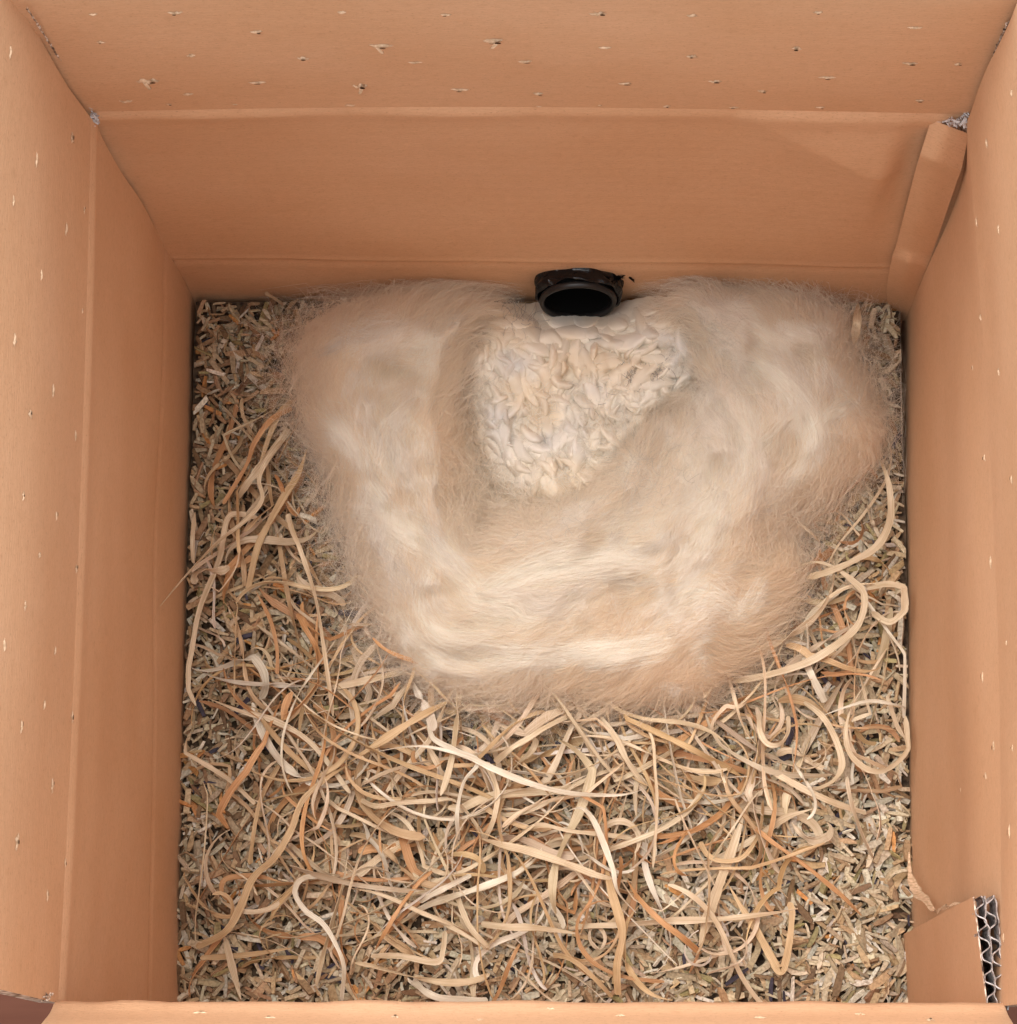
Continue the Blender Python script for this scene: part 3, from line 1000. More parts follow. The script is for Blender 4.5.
def flow(x, y):
    segs = np.stack([SPINE[:-1], SPINE[1:]], 1)
    wx = np.zeros(x.shape); wy = np.zeros(x.shape)
    for a, b in segs:
        m = (a + b) / 2
        t = (b - a) / np.linalg.norm(b - a)
        wgt = 1 / ((x - m[0]) ** 2 + (y - m[1]) ** 2 + 900) ** 2
        wx += t[0] * wgt; wy += t[1] * wgt
    a = np.arctan2(wy, wx) + 0.95 * fnoise(x / 105 + 5, y / 105 + 2, 94, 2) + 0.30 * fnoise(x / 30 + 5, y / 30 + 2, 96, 2)
    fx, fy = np.cos(a), np.sin(a)
    # towards an edge the fibres turn to run along it
    for S_, sg in ((SD_F, 1), (SD_H, -1)):
        e = 4.0
        gxx = S_(x + e, y) - S_(x - e, y); gyy = S_(x, y + e) - S_(x, y - e)
        g = np.hypot(gxx, gyy) + 1e-6
        tx, ty = -gyy / g, gxx / g
        s_ = np.sign(tx * fx + ty * fy); tx, ty = tx * s_, ty * s_
        k = np.clip(1 - (sg * S_(x, y)) / 48.0, 0, 1) * 0.85
        fx, fy = fx * (1 - k) + tx * k, fy * (1 - k) + ty * k
        g = np.hypot(fx, fy) + 1e-6
        fx, fy = fx / g, fy / g
    return fx, fy


st_ = 2.5
gx, gy = np.meshgrid(np.arange(262, 925, st_), np.arange(245, 745, st_))
gh = fleece_h(gx, gy)
gd = SD_F(gx, gy)
# lift micro fuzz
gh2 = gh + 0.0006 * fnoise(gx / 6, gy / 6, 97, 2) * (gd > 10)
Vg = UA(gx, gy, gh2)
Vg[..., 1] = np.minimum(Vg[..., 1], -0.0015)
ny_, nx_ = gx.shape
ii = np.arange(nx_ * ny_).reshape(ny_, nx_)
fq = np.stack([ii[:-1, :-1], ii[1:, :-1], ii[1:, 1:], ii[:-1, 1:]], -1).reshape(-1, 4)
ok = (gh.reshape(-1)[fq] > 0.008).all(1) | ((SD_H(gx, gy).reshape(-1)[fq] > -25).all(1) & (gd.reshape(-1)[fq] > 16).all(1))
fq = fq[ok]
used = np.unique(fq)
remap = -np.ones(nx_ * ny_, int); remap[used] = np.arange(len(used))


def wool_col(x, y, r=None, n=None):
    base = np.array([0.88, 0.755, 0.60])
    peach = np.array([0.86, 0.70, 0.53])
    white = np.array([0.92, 0.86, 0.78])
    q = fnoise(x / 60, y / 60, 98)[..., None]
    c = base + (peach - base) * np.clip(q * 1.3, 0, 1) + (white - base) * np.clip(-q * 1.5, 0, 1)
    # whiter tuft on the right arm and opening, colour lightened against the greying shade
    k = np.exp(-((x - 690) / 90) ** 2 - ((y - 400) / 80) ** 2) + np.exp(-((x - 820) / 55) ** 2 - ((y - 320) / 40) ** 2) + 0.6 * np.exp(-((x - 600) / 120) ** 2 - ((y - 510) / 40) ** 2)
    k = np.clip(k, 0, 1)[..., None] * 0.7
    return c * (1 - k) + white * k


colg = wool_col(gx, gy).reshape(-1, 3)[used]
fl_o = mesh_np('fleece_nest', Vg.reshape(-1, 3)[used], remap[fq], M_WOOLBASE, colors=colg)


def strands(n, lmin, lmax, wmin, wmax, seed, segs=7, mode='body', rise=(0.0004, 0.0022)):
    r = np.random.default_rng(seed)
    if mode == 'body':
        x = r.uniform(265, 920, n * 3); y = r.uniform(250, 735, n * 3)
        d = SD_F(x, y); dh = SD_H(x, y)
        p = (d > 6) & ((dh < 6) | (r.random(n * 3) < np.where((x > 540) & (y > 385), 0.5, 0.06) * np.clip(1 - dh / 45, 0, 1)))
    elif mode == 'rim':
        x = r.uniform(250, 935, n * 12); y = r.uniform(240, 745, n * 12)
        d = SD_F(x, y)
        p = (np.abs(d - 13) < 14)
        p &= (0.5 + 0.9 * fnoise(x / 26, y / 26, 140, 2)) > r.random(len(x)) * .9
        p &= ~((x > 500) & (x < 680) & (y < 330))
    x, y = x[p][:n], y[p][:n]
    n = len(x)
    Ls = r.uniform(lmin, lmax, n)                    # px
    if mode == 'body':
        Ls = np.minimum(Ls, SD_F(x, y) * 2.2 + 34)
    dx, dy = flow(x, y)
    da = np.where(r.random(n) < .16, r.normal(0, 0.9, n), r.normal(0, 0.24, n)) + 0.45 * fnoise(x / 16 + 3, y / 16, 120, 1) + np.where(r.random(n) < .5, math.pi, 0)
    if mode == 'rim':
        e = 3.0
        gxx = SD_F(x + e, y) - SD_F(x - e, y); gyy = SD_F(x, y + e) - SD_F(x, y - e)
        g = np.hypot(gxx, gyy) + 1e-6
        ox, oy = -gxx / g, -gyy / g
        k = r.uniform(-0.3, 0.6, n) + (r.random(n) < .12) * r.uniform(0, 1, n)
        sg = np.where(r.random(n) < .5, 1, -1)
        dx, dy = dx * sg + ox * k, dy * sg + oy * k
        g = np.hypot(dx, dy); dx, dy = dx / g, dy / g
        da = r.normal(0, 0.35, n)
    ang0 = np.arctan2(dy, dx) + da
    curl = r.normal(0, 0.22 if mode == 'body' else 0.30, n)
    P = np.zeros((n, segs + 1, 3))
    cx, cy = x.copy(), y.copy()
    top = r.uniform(rise[0], rise[1], n)
    z = None
    lx, ly = dx.copy(), dy.copy()
    off = r.normal(0, .25, n)
    for k in range(segs + 1):
        h = fleece_h(cx, cy)
        t = k / segs
        if mode == 'body':
            lift = top * (math.sin(math.pi * t) * 0.8 + 0.25) 
            zz = h + lift
            if z is not None: zz = np.maximum(zz, z - 0.0035)
            z = zz
        else:
            hh = np.maximum(h, 0.004)
            zz = (hh + top) if z is None else np.maximum(hh * 0.6 + z * 0.4, z - 0.0022) + r.normal(0, .0002, n)
            z = zz
        P[:, k] = UA(cx, cy, z)
        if mode == 'body':
            fx, fy = flow(cx, cy)
            a = np.arctan2(fy, fx) + da + curl * (k - segs / 2) * 0.6 + 0.22 * r.normal(size=n)
        else:
            a = ang0 + curl * k + 0.12 * r.normal(size=n)
        cx = cx + np.cos(a) * Ls / segs; cy = cy + np.sin(a) * Ls / segs
    qx, qy = PROJ(P)
    good = ~((qx > 528) & (qx < 630) & (qy < 326)).any(1)
    P, x, y, n = P[good], x[good], y[good], int(good.sum())
    P[..., 1] = np.minimum(P[..., 1], -0.0006)
    P[..., 0] = np.clip(P[..., 0], -0.149, 0.149)
    T = np.gradient(P, axis=1); T /= np.linalg.norm(T, axis=-1, keepdims=True) + 1e-9
    ax = r.normal(size=(n, 1, 3)); ax[..., 2] *= 0.35
    Sd = np.cross(T, np.cross(ax, T)); Sd = np.cross(T, np.array([0, 0, 1.0]) + 0.7 * ax)
    Sd /= np.linalg.norm(Sd, axis=-1, keepdims=True) + 1e-9
    wv = r.uniform(wmin, wmax, n)[:, None, None] * np.sin(math.pi * np.clip(np.linspace(0.12, 0.93, segs + 1), 0, 1))[None, :, None]
    V = np.stack([P - Sd * wv / 2, P + Sd * wv / 2], 2).reshape(n, -1, 3)
    q = []
    for k in range(segs): q.append((2 * k, 2 * k + 1, 2 * k + 3, 2 * k + 2))
    F = (np.array(q)[None] + (np.arange(n) * (2 * segs + 2))[:, None, None]).reshape(-1, 4)
    c = wool_col(x, y) * r.uniform(0.90, 1.10, n)[:, None] * (1 + 0.07 * fnoise(x / 15, y / 15, 130))[:, None]
    if mode == 'rim': c = c * .4 + .6 * np.array([.93, .85, .75])  # rim fibres whitened in colour to offset the dim shading at the edge
    sh = r.random(n) < 0.10
    c[sh] = c[sh] * 0.5 + np.array([0.92, 0.87, 0.80]) * 0.5
    c = np.repeat(np.clip(c, 0, .93), 2 * segs + 2, axis=0)
    return V.reshape(-1, 3), F, c


def bundle(pts, width, n, seed, bright=1.0):
    """a lock of fibres drawn out along pts (pixels)"""
    r = np.random.default_rng(seed)
    P = np.array(pts, dtype=float)
    segs = 12
    t0 = r.uniform(0, 0.55, n); t1 = np.clip(t0 + r.uniform(.3, .7, n), 0, 1)
    offs = r.normal(0, width * .8, n); amp = r.normal(0, width * .5, n); ph = r.uniform(0, 6, n); lift = r.uniform(0, .0022); top = lift + r.uniform(0.0002, 0.0026, n)
    Vs = []
    for k in range(segs + 1):
        t = (t0 + (t1 - t0) * k / segs) * (len(P) - 1)
        c = catmull(P, t, True); c2 = catmull(P, np.clip(t + .05, 0, len(P) - 1), True) - catmull(P, np.clip(t - .05, 0, len(P) - 1), True)
        c2 /= np.linalg.norm(c2, axis=1, keepdims=True) + 1e-9
        nrm = np.stack([-c2[:, 1], c2[:, 0]], 1)
        q = c + nrm * (offs * (.45 + .55 * np.sin(math.pi * np.clip(t / (len(P) - 1), .05, .95))) + amp * np.sin(k * .35 + ph))[:, None]
        Vs.append(UA(q[:, 0], q[:, 1], fleece_h(q[:, 0], q[:, 1]) + top * (.4 + .6 * math.sin(math.pi * k / segs))))
    P3 = np.stack(Vs, 1)
    T = np.gradient(P3, axis=1); T /= np.linalg.norm(T, axis=-1, keepdims=True) + 1e-9
    ax = r.normal(size=(n, 1, 3))
    Sd = np.cross(T, np.array([0, 0, 1.0]) + .5 * ax); Sd /= np.linalg.norm(Sd, axis=-1, keepdims=True) + 1e-9
    wv = r.uniform(.00005, .00011, n)[:, None, None]
    V = np.stack([P3 - Sd * wv / 2, P3 + Sd * wv / 2], 2).reshape(n, -1, 3)
    q = [(2 * k, 2 * k + 1, 2 * k + 3, 2 * k + 2) for k in range(segs)]
    F = (np.array(q)[None] + (np.arange(n) * (2 * segs + 2))[:, None, None]).reshape(-1, 4)
    c = np.array([0.93, 0.87, 0.79]) * r.uniform(.93, 1.04, n)[:, None] * bright  # pale locks, their whitish highlight sheen put into the fibre colour
    return V.reshape(-1, 3), F, np.repeat(np.clip(c, 0, .94), 2 * segs + 2, axis=0)


parts = [strands(70000, 50, 150, 0.00006, 0.00011, 5, segs=8, rise=(0.0002, 0.0026)),
         strands(6500, 35, 110, 0.00004, 0.00008, 6, segs=12, mode='rim', rise=(0.0, 0.008)),
         strands(7000, 70, 200, 0.00005, 0.00009, 7, segs=12, rise=(0.001, 0.0050))]
for k_, (pts_, wd_, n_) in enumerate([
        ([(735, 350), (775, 375), (805, 410), (815, 450), (795, 490), (770, 520)], 9, 1500), ([(690, 280), (730, 300), (780, 330), (830, 350), (870, 400)], 14, 1400),
        ([(560, 545), (620, 540), (690, 515), (740, 480)], 14, 1200), ([(330, 510), (380, 520), (430, 545), (480, 590)], 13, 1100), ([(470, 600), (540, 570), (600, 560), (660, 560)], 14, 1000),
        ([(700, 690), (725, 640), (755, 600), (775, 560)], 10, 900), ([(400, 400), (420, 440), (425, 480), (440, 520)], 12, 900), ([(330, 360), (380, 345), (430, 345), (470, 320)], 12, 800),
        ([(430, 640), (520, 660), (600, 655), (680, 640)], 15, 1000), ([(470, 690), (510, 670), (560, 675), (620, 700)], 10, 700), ([(380, 600), (400, 640), (440, 670), (500, 680)], 12, 800),
        ([(660, 440), (690, 470), (690, 510), (650, 540)], 12, 700), ([(320, 400), (345, 450), (360, 500)], 12, 700), ([(800, 300), (830, 330), (845, 370), (880, 420)], 13, 900)]):
    parts.append(bundle(pts_, wd_ * .75, int(n_ * 1.3), 300 + k_, 1.03))
rb = np.random.default_rng(900)
nb = 0
while nb < 140:
    x, y = rb.uniform(290, 890), rb.uniform(280, 705)
    if SD_F(np.array(x), np.array(y)) < 14 or SD_H(np.array(x), np.array(y)) > 4: continue
    path = [(x, y)]
    turn = rb.normal(0, .45)
    for k in range(rb.integers(4, 8)):
        fx, fy = flow(np.array(x), np.array(y))
        a = math.atan2(fy, fx) + turn + rb.normal(0, .15)
        x, y = x + 20 * math.cos(a), y + 20 * math.sin(a)
        if SD_F(np.array(x), np.array(y)) < 6 or SD_H(np.array(x), np.array(y)) > 8: break
        path.append((x, y))
    if len(path) < 4: continue
    nb += 1
    parts.append(bundle(path, rb.uniform(4, 12), int(rb.uniform(160, 420)), 1000 + nb, rb.choice((.90, .96, 1.0, 1.04))))
off = 0; V, F, C = [], [], []
for a, b_, c in parts:
    V.append(a); F.append(b_ + off); C.append(c); off += len(a)
wo_ = mesh_np('loose_fibres', np.concatenate(V), np.concatenate(F), M_WOOL, fl_o, smooth=True, colors=np.concatenate(C))
tag(wo_, kind='stuff')
tag(fl_o, 'fluffy peach-cream fleece ring curled around a hollow in the box', 'fleece')

# ------------------------------------------------------------------ cotton wadding inside the hollow
COT = np.array([(462, 350), (492, 318), (545, 310), (600, 318), (650, 300), (694, 308), (714, 345), (704, 388), (655, 415), (640, 450), (600, 490), (560, 515), (520, 505), (495, 480), (480, 440), (468, 395)], dtype=float)
SD_C = SDF(COT)


def cot_h(x, y):
    d = SD_C(x, y)
    t = np.clip((d + 10) / 46, 0, 1)
    near = 1 - 0.8 * np.exp(-((x - 578) / 55) ** 2 - ((y - 300) / 20) ** 2)
    return (0.002 + 0.026 * np.sqrt(np.clip(1 - (1 - t) ** 2, 0, 1)) + 0.004 * fnoise(x / 26, y / 26, 101, 2) * t + 0.0012 * fnoise(x / 7, y / 7, 104, 2) * t) * near


cx_, cy_ = np.meshgrid(np.arange(450, 722, 2.0), np.arange(296, 532, 2.0))
hh = cot_h(cx_, cy_)
Vc = UA(cx_, cy_, hh); Vc[..., 1] = np.minimum(Vc[..., 1], -0.003)
m_, k_ = cx_.shape
ii = np.arange(m_ * k_).reshape(m_, k_)
fc = np.stack([ii[:-1, :-1], ii[1:, :-1], ii[1:, 1:], ii[:-1, 1:]], -1).reshape(-1, 4)
fc = fc[(SD_C(cx_, cy_).reshape(-1)[fc] > -13).all(1)]


def cot_col(x, y):
    a = np.array([0.82, 0.755, 0.65]); b_ = np.array([0.80, 0.69, 0.535]); g_ = np.array([0.72, 0.69, 0.65])
    q = fnoise(x / 26, y / 26, 103)[..., None]
    c = a + (b_ - a) * np.clip(q * 1.6 + .2, 0, 1) + (g_ - a) * np.clip(-q * 1.5 - .15, 0, 1)
    k = (1 - sstep(-4, 16, SD_C(x, y)) * 1.0)[..., None] * np.where(np.asarray(y)[..., None] < 335, 0.2, .9)
    return c * (1 - k) + np.array([0.83, 0.72, 0.585]) * k


VV = [Vc.reshape(-1, 3)]; CC = [cot_col(cx_, cy_).reshape(-1, 3)]; FF = [fc]; off = m_ * k_
r = np.random.default_rng(31)
n_t = 0
while n_t < 330:
    x, y = r.uniform(462, 700), r.uniform(306, 520)
    if SD_C(np.array(x), np.array(y)) < 5: continue
    n_t += 1
    big = y < 345 or r.random() < .25
    Ln = r.uniform(20, 38) if not big else r.uniform(32, 52)
    Wn = Ln * r.uniform(.15, .27)
    # folds tend to run down and to the left in the left half, across near the pipe
    th = (r.normal(1.1, .6) if x < 600 else r.normal(2.6, .7)) if y > 345 else r.normal(0.2, .5)
    nu_, nv_ = 13, 9
    uu, vv = np.meshgrid(np.linspace(-1, 1, nu_), np.linspace(-1, 1, nv_))
    prof = (1 - np.abs(uu) ** 2.4) ** .6
    curve = r.normal(0, .35)
    lx = uu * Ln / 2; ly = vv * Wn * prof + curve * Ln * .5 * (uu ** 2)
    px_ = x + lx * math.cos(th) - ly * math.sin(th); py_ = y + lx * math.sin(th) + ly * math.cos(th)
    zz = cot_h(px_, py_) - 0.0007 + 0.0041 * (1 - vv ** 2) ** .55 * prof * r.uniform(.5, 1.3) + 0.0012 * uu * r.normal() + 0.0006 * vnoise(px_ / 3 + 20, py_ / 3, 7) 
    # leaf margin tilts up so each petal casts its own shade
    zz += 0.0012 * vv * r.normal()
    Vp = UA(px_, py_, zz); Vp[..., 1] = np.minimum(Vp[..., 1], -0.002)
    ii = np.arange(nu_ * nv_).reshape(nv_, nu_)
    f_ = np.stack([ii[:-1, :-1], ii[1:, :-1], ii[1:, 1:], ii[:-1, 1:]], -1).reshape(-1, 4)
    VV.append(Vp.reshape(-1, 3)); FF.append(f_ + off); off += nu_ * nv_
    tone = r.uniform(.9, 1.08)
    CC.append(np.clip(cot_col(px_, py_).reshape(-1, 3) * tone, 0, .9))
cot = mesh_np('cotton_wadding', np.concatenate(VV), np.concatenate(FF), M_COTTON, colors=np.concatenate(CC))
tag(cot, 'off-white crumpled cotton wadding filling the hollow just below the black pipe', 'cotton wadding')
# small grey lint wisps on the cotton
V, F, C = [], [], []
r = np.random.default_rng(41)
off = 0
for (ax_, ay_, nn_, sp) in ((630, 376, 45, 3), (660, 370, 50, 3.5), (518, 318, 45, 9), (474, 340, 16, 8), (600, 398, 10, 6), (610, 440, 500, 35), (480, 400, 350, 16), (560, 500, 350, 34), (700, 345, 600, 18), (488, 480, 350, 18), (640, 440, 500, 30), (520, 420, 300, 30)):
    for k in range(nn_):
        x, y = r.normal(ax_, sp), r.normal(ay_, sp)
        a = r.uniform(0, 6.28); cu = r.normal(0, .35); L_ = r.uniform(1.5, 4.5)
        pts = []
        for s in range(6):
            pts.append(UA(np.array(x), np.array(y), np.array(float(max(cot_h(np.array(x), np.array(y)), fleece_h(np.array(x), np.array(y)))) + 0.0025 + 0.0015 * math.sin(s / 5 * 3.1))))
            x += math.cos(a) * L_; y += math.sin(a) * L_; a += cu
        pts = np.array(pts); pts[:, 1] = np.minimum(pts[:, 1], -.002)
        w_ = r.uniform(.00004, .0001)
        sd_ = np.cross(np.gradient(pts, axis=0), [0, 0, 1.]); sd_ /= np.linalg.norm(sd_, axis=1, keepdims=True) + 1e-9
        V.append(np.stack([pts - sd_ * w_, pts + sd_ * w_], 1).reshape(-1, 3))
        F += [(off + 2 * s, off + 2 * s + 1, off + 2 * s + 3, off + 2 * s + 2) for s in range(5)]
        off += 12
        g_ = (np.array([0.36, 0.32, 0.30]) if nn_ < 200 and r.random() < .6 else np.array([0.82, 0.78, 0.70])) * r.uniform(.8, 1.1)
        C.append(np.repeat(g_[None], 12, 0))
lint = mesh_np('lint', np.concatenate(V), F, M_WOOL, cot, colors=np.concatenate(C))
tag(lint, kind='stuff')

# ------------------------------------------------------------------ wood wool strands
def ribbon_geo(C, width, thick, roll, tint, taper=None):
    """flat shaving along centre line C (m,3)"""
    m = len(C)
    T = np.gradient(C, axis=0); T /= np.linalg.norm(T, axis=1, keepdims=True) + 1e-9
    up = np.array([0, 0, 1.0])
    s = np.cross(T, up); s /= np.linalg.norm(s, axis=1, keepdims=True) + 1e-9
    nrm = np.cross(s, T)
    c_, s_ = np.cos(roll)[:, None], np.sin(roll)[:, None]
    S_ = s * c_ + nrm * s_; N_ = nrm * c_ - s * s_
    t = np.linspace(0, 1, m)
    ta, tb_ = random.choice((.03, .04, .25, .4)), random.choice((.03, .04, .06, .3))
    wv = width * np.clip(np.minimum((t + .012) / ta, (1.012 - t) / tb_), 0.15, 1)
    wv = wv * (1 + 0.22 * vnoise(t * 6 + width * 9e4, t * 0, 12) + 0.07 * vnoise(t * 40 + width * 9e4, t * 0, 13))
    ds = np.r_[0, np.cumsum(np.linalg.norm(np.diff(C, axis=0), axis=1))]
    uo = random.uniform(0, 5)
    cup = 0.05 * width
    V, UV, F = [], [], []

    def strip(rails):
        base = sum(len(v) for v in V)
        k = len(rails)
        V.append(np.stack([C + S_ * (wv * q / 2)[:, None] + N_ * h for q, h in rails], 1).reshape(-1, 3))
        UV.append(np.stack([np.stack([ds + uo, wv * q / 2 + uo], -1) for q, h in rails], 1).reshape(-1, 2))
        for i in range(m - 1):
            for j in range(k - 1):
                F.append((base + i * k + j, base + i * k + j + 1, base + (i + 1) * k + j + 1, base + (i + 1) * k + j))
    h = thick / 2
    strip([(-1, h), (0, h - cup), (1, h)])
    strip([(1, -h), (0, -h - cup), (-1, -h)])
    strip([(1, h), (1, -h)])
    strip([(-1, -h), (-1, h)])
    V = np.concatenate(V)
    return V, F, np.concatenate(UV), np.repeat(np.array([tint]), len(V), 0)


def clampbox(C):
    C = C.copy()
    C[:, 0] = np.clip(C[:, 0], -0.1455, 0.1465)
    C[:, 1] = np.clip(C[:, 1], -D + 0.004, -0.004)
    return C


# strands one can follow in the photograph: (tone, width mm, label, points (px, py[, z mm]))
TR = [
    ('pale', 3.0, 'wide pale shaving slanting out of the left edge of the fleece', [(289, 429), (263, 464), (247, 484), (235, 504)], 14),
    ('pale', 1.8, 'thin pale strand with its tip lying against the left box wall', [(282, 440), (266, 462), (259, 480), (262, 500), (246, 520), (219, 541), (189, 572), (160, 606)], 20),
    ('pale', 2.0, 'long straight pointed pale strand running down left of the fleece', [(288, 514), (292, 530), (301, 552), (315, 596), (324, 649), (333, 716)], 20),
    ('orange', 1.4, 'thin orange strand curling down beside the long pale one', [(256, 591), (271, 622), (277, 650), (277, 674)], 12),
    ('tan', 3.0, 'broad tan shaving coming out under the left arm of the fleece', [(307, 449), (298, 475), (286, 493), (268, 525), (257, 549), (248, 590)], 12),
    ('orange', 1.9, 'orange strand at the upper left by the edge of the fleece', [(292, 408), (271, 420), (255, 442), (246, 466), (223, 504)], 9),
    ('tan', 2.2, 'tan strand between the orange one and the wide pale shaving', [(298, 398), (280, 412), (268, 440), (256, 478)], 7),
    ('pale', 2.6, 'short straight pale shaving tucked under the lower left of the fleece', [(320, 690), (350, 684), (380, 677), (410, 670)], 15),
    ('pale', 2.0, 'pale strand standing along the foot of the left wall', [(190, 512), (190, 540), (193, 563)], 10),
    ('pale', 2.2, 'pale strand hooked near the left wall and running toward the front', [(262, 520), (240, 514), (227, 520), (219, 560), (200, 608), (192, 650), (187, 682), (196, 706)], 10),
    ('pale', 2.0, 'pale strand leaving the left wall above the coarse chips', [(172, 738), (178, 748), (213, 769), (232, 782), (255, 804)], 11),
    ('pale', 2.2, 'long pale strand crossing from the left wall toward the middle', [(208, 698), (240, 711), (275, 721), (312, 744), (350, 793)], 12),
    ('tan', 2.4, 'broad tan strand descending steeply left of centre', [(251, 703), (270, 730), (296, 758), (332, 784)], 15),
    ('tan', 2.8, 'long winding tan shaving down the lower left', [(354, 762), (330, 776), (303, 800), (291, 830), (275, 857), (253, 878), (240, 908), (225, 932), (196, 947)], 16),
    ('pale', 2.6, 'short pale shaving standing upright near the front left', [(224, 934), (231, 962), (241, 1000)], 11),
    ('orange', 1.9, 'orange loop of shaving in the lower left', [(281, 882), (255, 876), (226, 879), (222, 893), (233, 902)], 12),
    ('tan', 1.8, 'slender tan strand bowed in the lower left', [(279, 765), (262, 796), (254, 830), (250, 864)], 9),
    ('tan', 1.9, 'nearly level tan strand near the front left', [(200, 958), (245, 955), (292, 948)], 9),
    ('white', 1.9, 'whitish strand in a long S near the front left', [(330, 876), (304, 878), (295, 892), (305, 910), (323, 924), (336, 945), (344, 968), (341, 1003)], 18),
    ('tan', 3.0, 'broad tan shaving rising to the fleece from the left', [(348, 763), (380, 742), (419, 717), (455, 698)], 18),
    ('white', 2.2, 'long whitish strand sweeping across the middle', [(374, 752), (419, 746), (463, 755), (494, 769), (529, 783), (570, 793), (618, 795), (642, 790)], 24),
    ('white', 1.9, 'whitish bowed strand left of the middle', [(429, 720), (433, 738), (455, 750), (478, 762), (464, 782), (457, 814), (459, 840)], 22),
    ('pale', 2.1, 'pale arc left of the middle', [(486, 762), (497, 790), (494, 818), (484, 840)], 16),
    ('pale', 2.0, 'gently waving pale strand across the left middle', [(357, 798), (375, 806), (398, 803), (430, 801), (453, 800), (470, 816), (484, 838)], 16),
    ('pale', 3.0, 'broad pale shaving sweeping down to the right in the middle', [(480, 838), (503, 845), (529, 851), (570, 865), (600, 876), (632, 882)], 20),
    ('white', 2.2, 'whitish shaving arching down right of the middle', [(566, 812), (580, 808), (592, 818), (603, 842), (613, 870), (618, 892), (636, 913)], 26),
    ('tan', 3.0, 'stiff tan shaving standing near the middle of the front', [(605, 862), (611, 890), (622, 931), (617, 965), (618, 995)], 20),
    ('orange', 2.4, 'orange shaving running down to the right in the front', [(627, 880), (641, 901), (662, 922), (683, 938), (700, 953)], 22),
    ('pale', 2.6, 'flat pale shaving lying level in front of the middle', [(481, 924), (508, 927), (536, 928), (581, 934)], 22),
    ('pale', 2.2, 'pale shaving folded back on itself near the front', [(371, 956), (400, 956), (436, 962), (443, 950), (445, 931)], 19),
    ('white', 2.1, 'short whitish shaving pointing up right in the left front', [(419, 901), (445, 888), (471, 875)], 21),
    ('pale', 1.9, 'pale bent strand ending in a point in the left front', [(457, 893), (462, 910), (472, 930), (488, 948), (460, 932), (436, 920)], 18),
    ('tan', 2.0, 'tan strand bent over near the front edge', [(553, 955), (566, 957), (580, 965), (596, 980), (612, 997)], 17),
    ('white', 2.8, 'broad whitish shaving near the front edge', [(413, 980), (426, 992), (446, 999), (488, 1001)], 15),
    ('pale', 2.1, 'pale strand slanting up to the fleece in the middle', [(495, 762), (512, 748), (529, 738), (548, 726), (572, 714)], 24),
    ('pale', 2.2, 'pale strand slanting down right below the fleece', [(601, 718), (616, 738), (627, 760), (646, 789)], 20),
    ('pale', 1.2, 'thin pale strand hanging straight down in the middle right', [(640, 720), (652, 738), (655, 770), (657, 800), (656, 830), (653, 868)], 24),
    ('pale', 1.7, 'pale wavy strand at the centre of the tangle', [(522, 832), (541, 825), (570, 831), (600, 834), (632, 838)], 18),
    ('pale', 1.8, 'pale strand in the left front curving to a point', [(348, 888), (372, 892), (395, 900), (420, 912), (450, 924), (472, 936)], 16),
    ('pale', 2.6, 'pale shaving curling down out of the right arm of the fleece', [(879, 458), (886, 474), (890, 493), (890, 520), (878, 545), (855, 560), (830, 571), (806, 578)], 22),
    ('pale', 2.8, 'long pale shaving looping out of the fleece on the right', [(796, 567), (815, 562), (833, 567), (852, 580), (864, 594), (862, 616), (850, 634), (814, 659), (775, 673), (732, 682)], 20),
    ('pale', 2.6, 'pale shaving folded sharply against the right wall', [(866, 588), (890, 584), (913, 592), (908, 606), (890, 622), (872, 612)], 18),
    ('white', 1.3, 'thin whitish strand following the foot of the right wall', [(866, 600), (890, 634), (905, 655), (913, 680), (911, 718)], 14),
    ('white', 1.2, 'thin whitish strand with a long low arc near the right wall', [(822, 716), (846, 707), (870, 701), (892, 704), (911, 709)], 18),
    ('white', 2.8, 'short broad whitish shaving beside the right of the fleece', [(801, 650), (812, 676), (825, 702)], 17),
    ('pale', 2.2, 'pale strand bowed in the right of the tangle', [(804, 702), (822, 716), (835, 738), (842, 763), (836, 778), (822, 787), (800, 792)], 19),
    ('pale', 2.1, 'pale strand in a wide U near the right wall', [(852, 706), (846, 728), (849, 752), (865, 768), (882, 771), (900, 760), (911, 742), (915, 716)], 20),
    ('pale', 2.3, 'pale strand slanting down to the right in the right front', [(755, 762), (780, 776), (804, 789), (832, 802), (866, 813)], 16),
    ('tan', 2.9, 'broad tan shaving bent in a sharp V in the right front', [(728, 884), (742, 908), (757, 931), (770, 955), (781, 971), (788, 950), (792, 915), (789, 902)], 10),
    ('pale', 4.2, 'very broad pale shaving in the right front', [(699, 946), (712, 905), (728, 860), (744, 815)], 12),
    ('pale', 2.8, 'pale shaving rising to the upper right in the right front', [(712, 862), (738, 848), (763, 833), (785, 818), (812, 809)], 10),
    ('tan', 2.0, 'tan hook shaped shaving in the right front', [(700, 842), (708, 855), (722, 861), (741, 858), (754, 843), (761, 825), (763, 800)], 15),
    ('pale', 1.9, 'pale loop of shaving below the right lobe of the fleece', [(759, 714), (760, 732), (768, 744), (780, 744), (788, 732), (788, 716)], 20),
    ('pale', 1.5, 'fine splinter leaning on the back wall in the back left corner', [(283, 303), (276, 287), (266, 267)], 16),
    ('pale', 4.0, 'flat pale stick beside the fleece in the back right', [(858, 303), (857, 322), (854, 345)], 22),
]
groups = {}
taken = 0
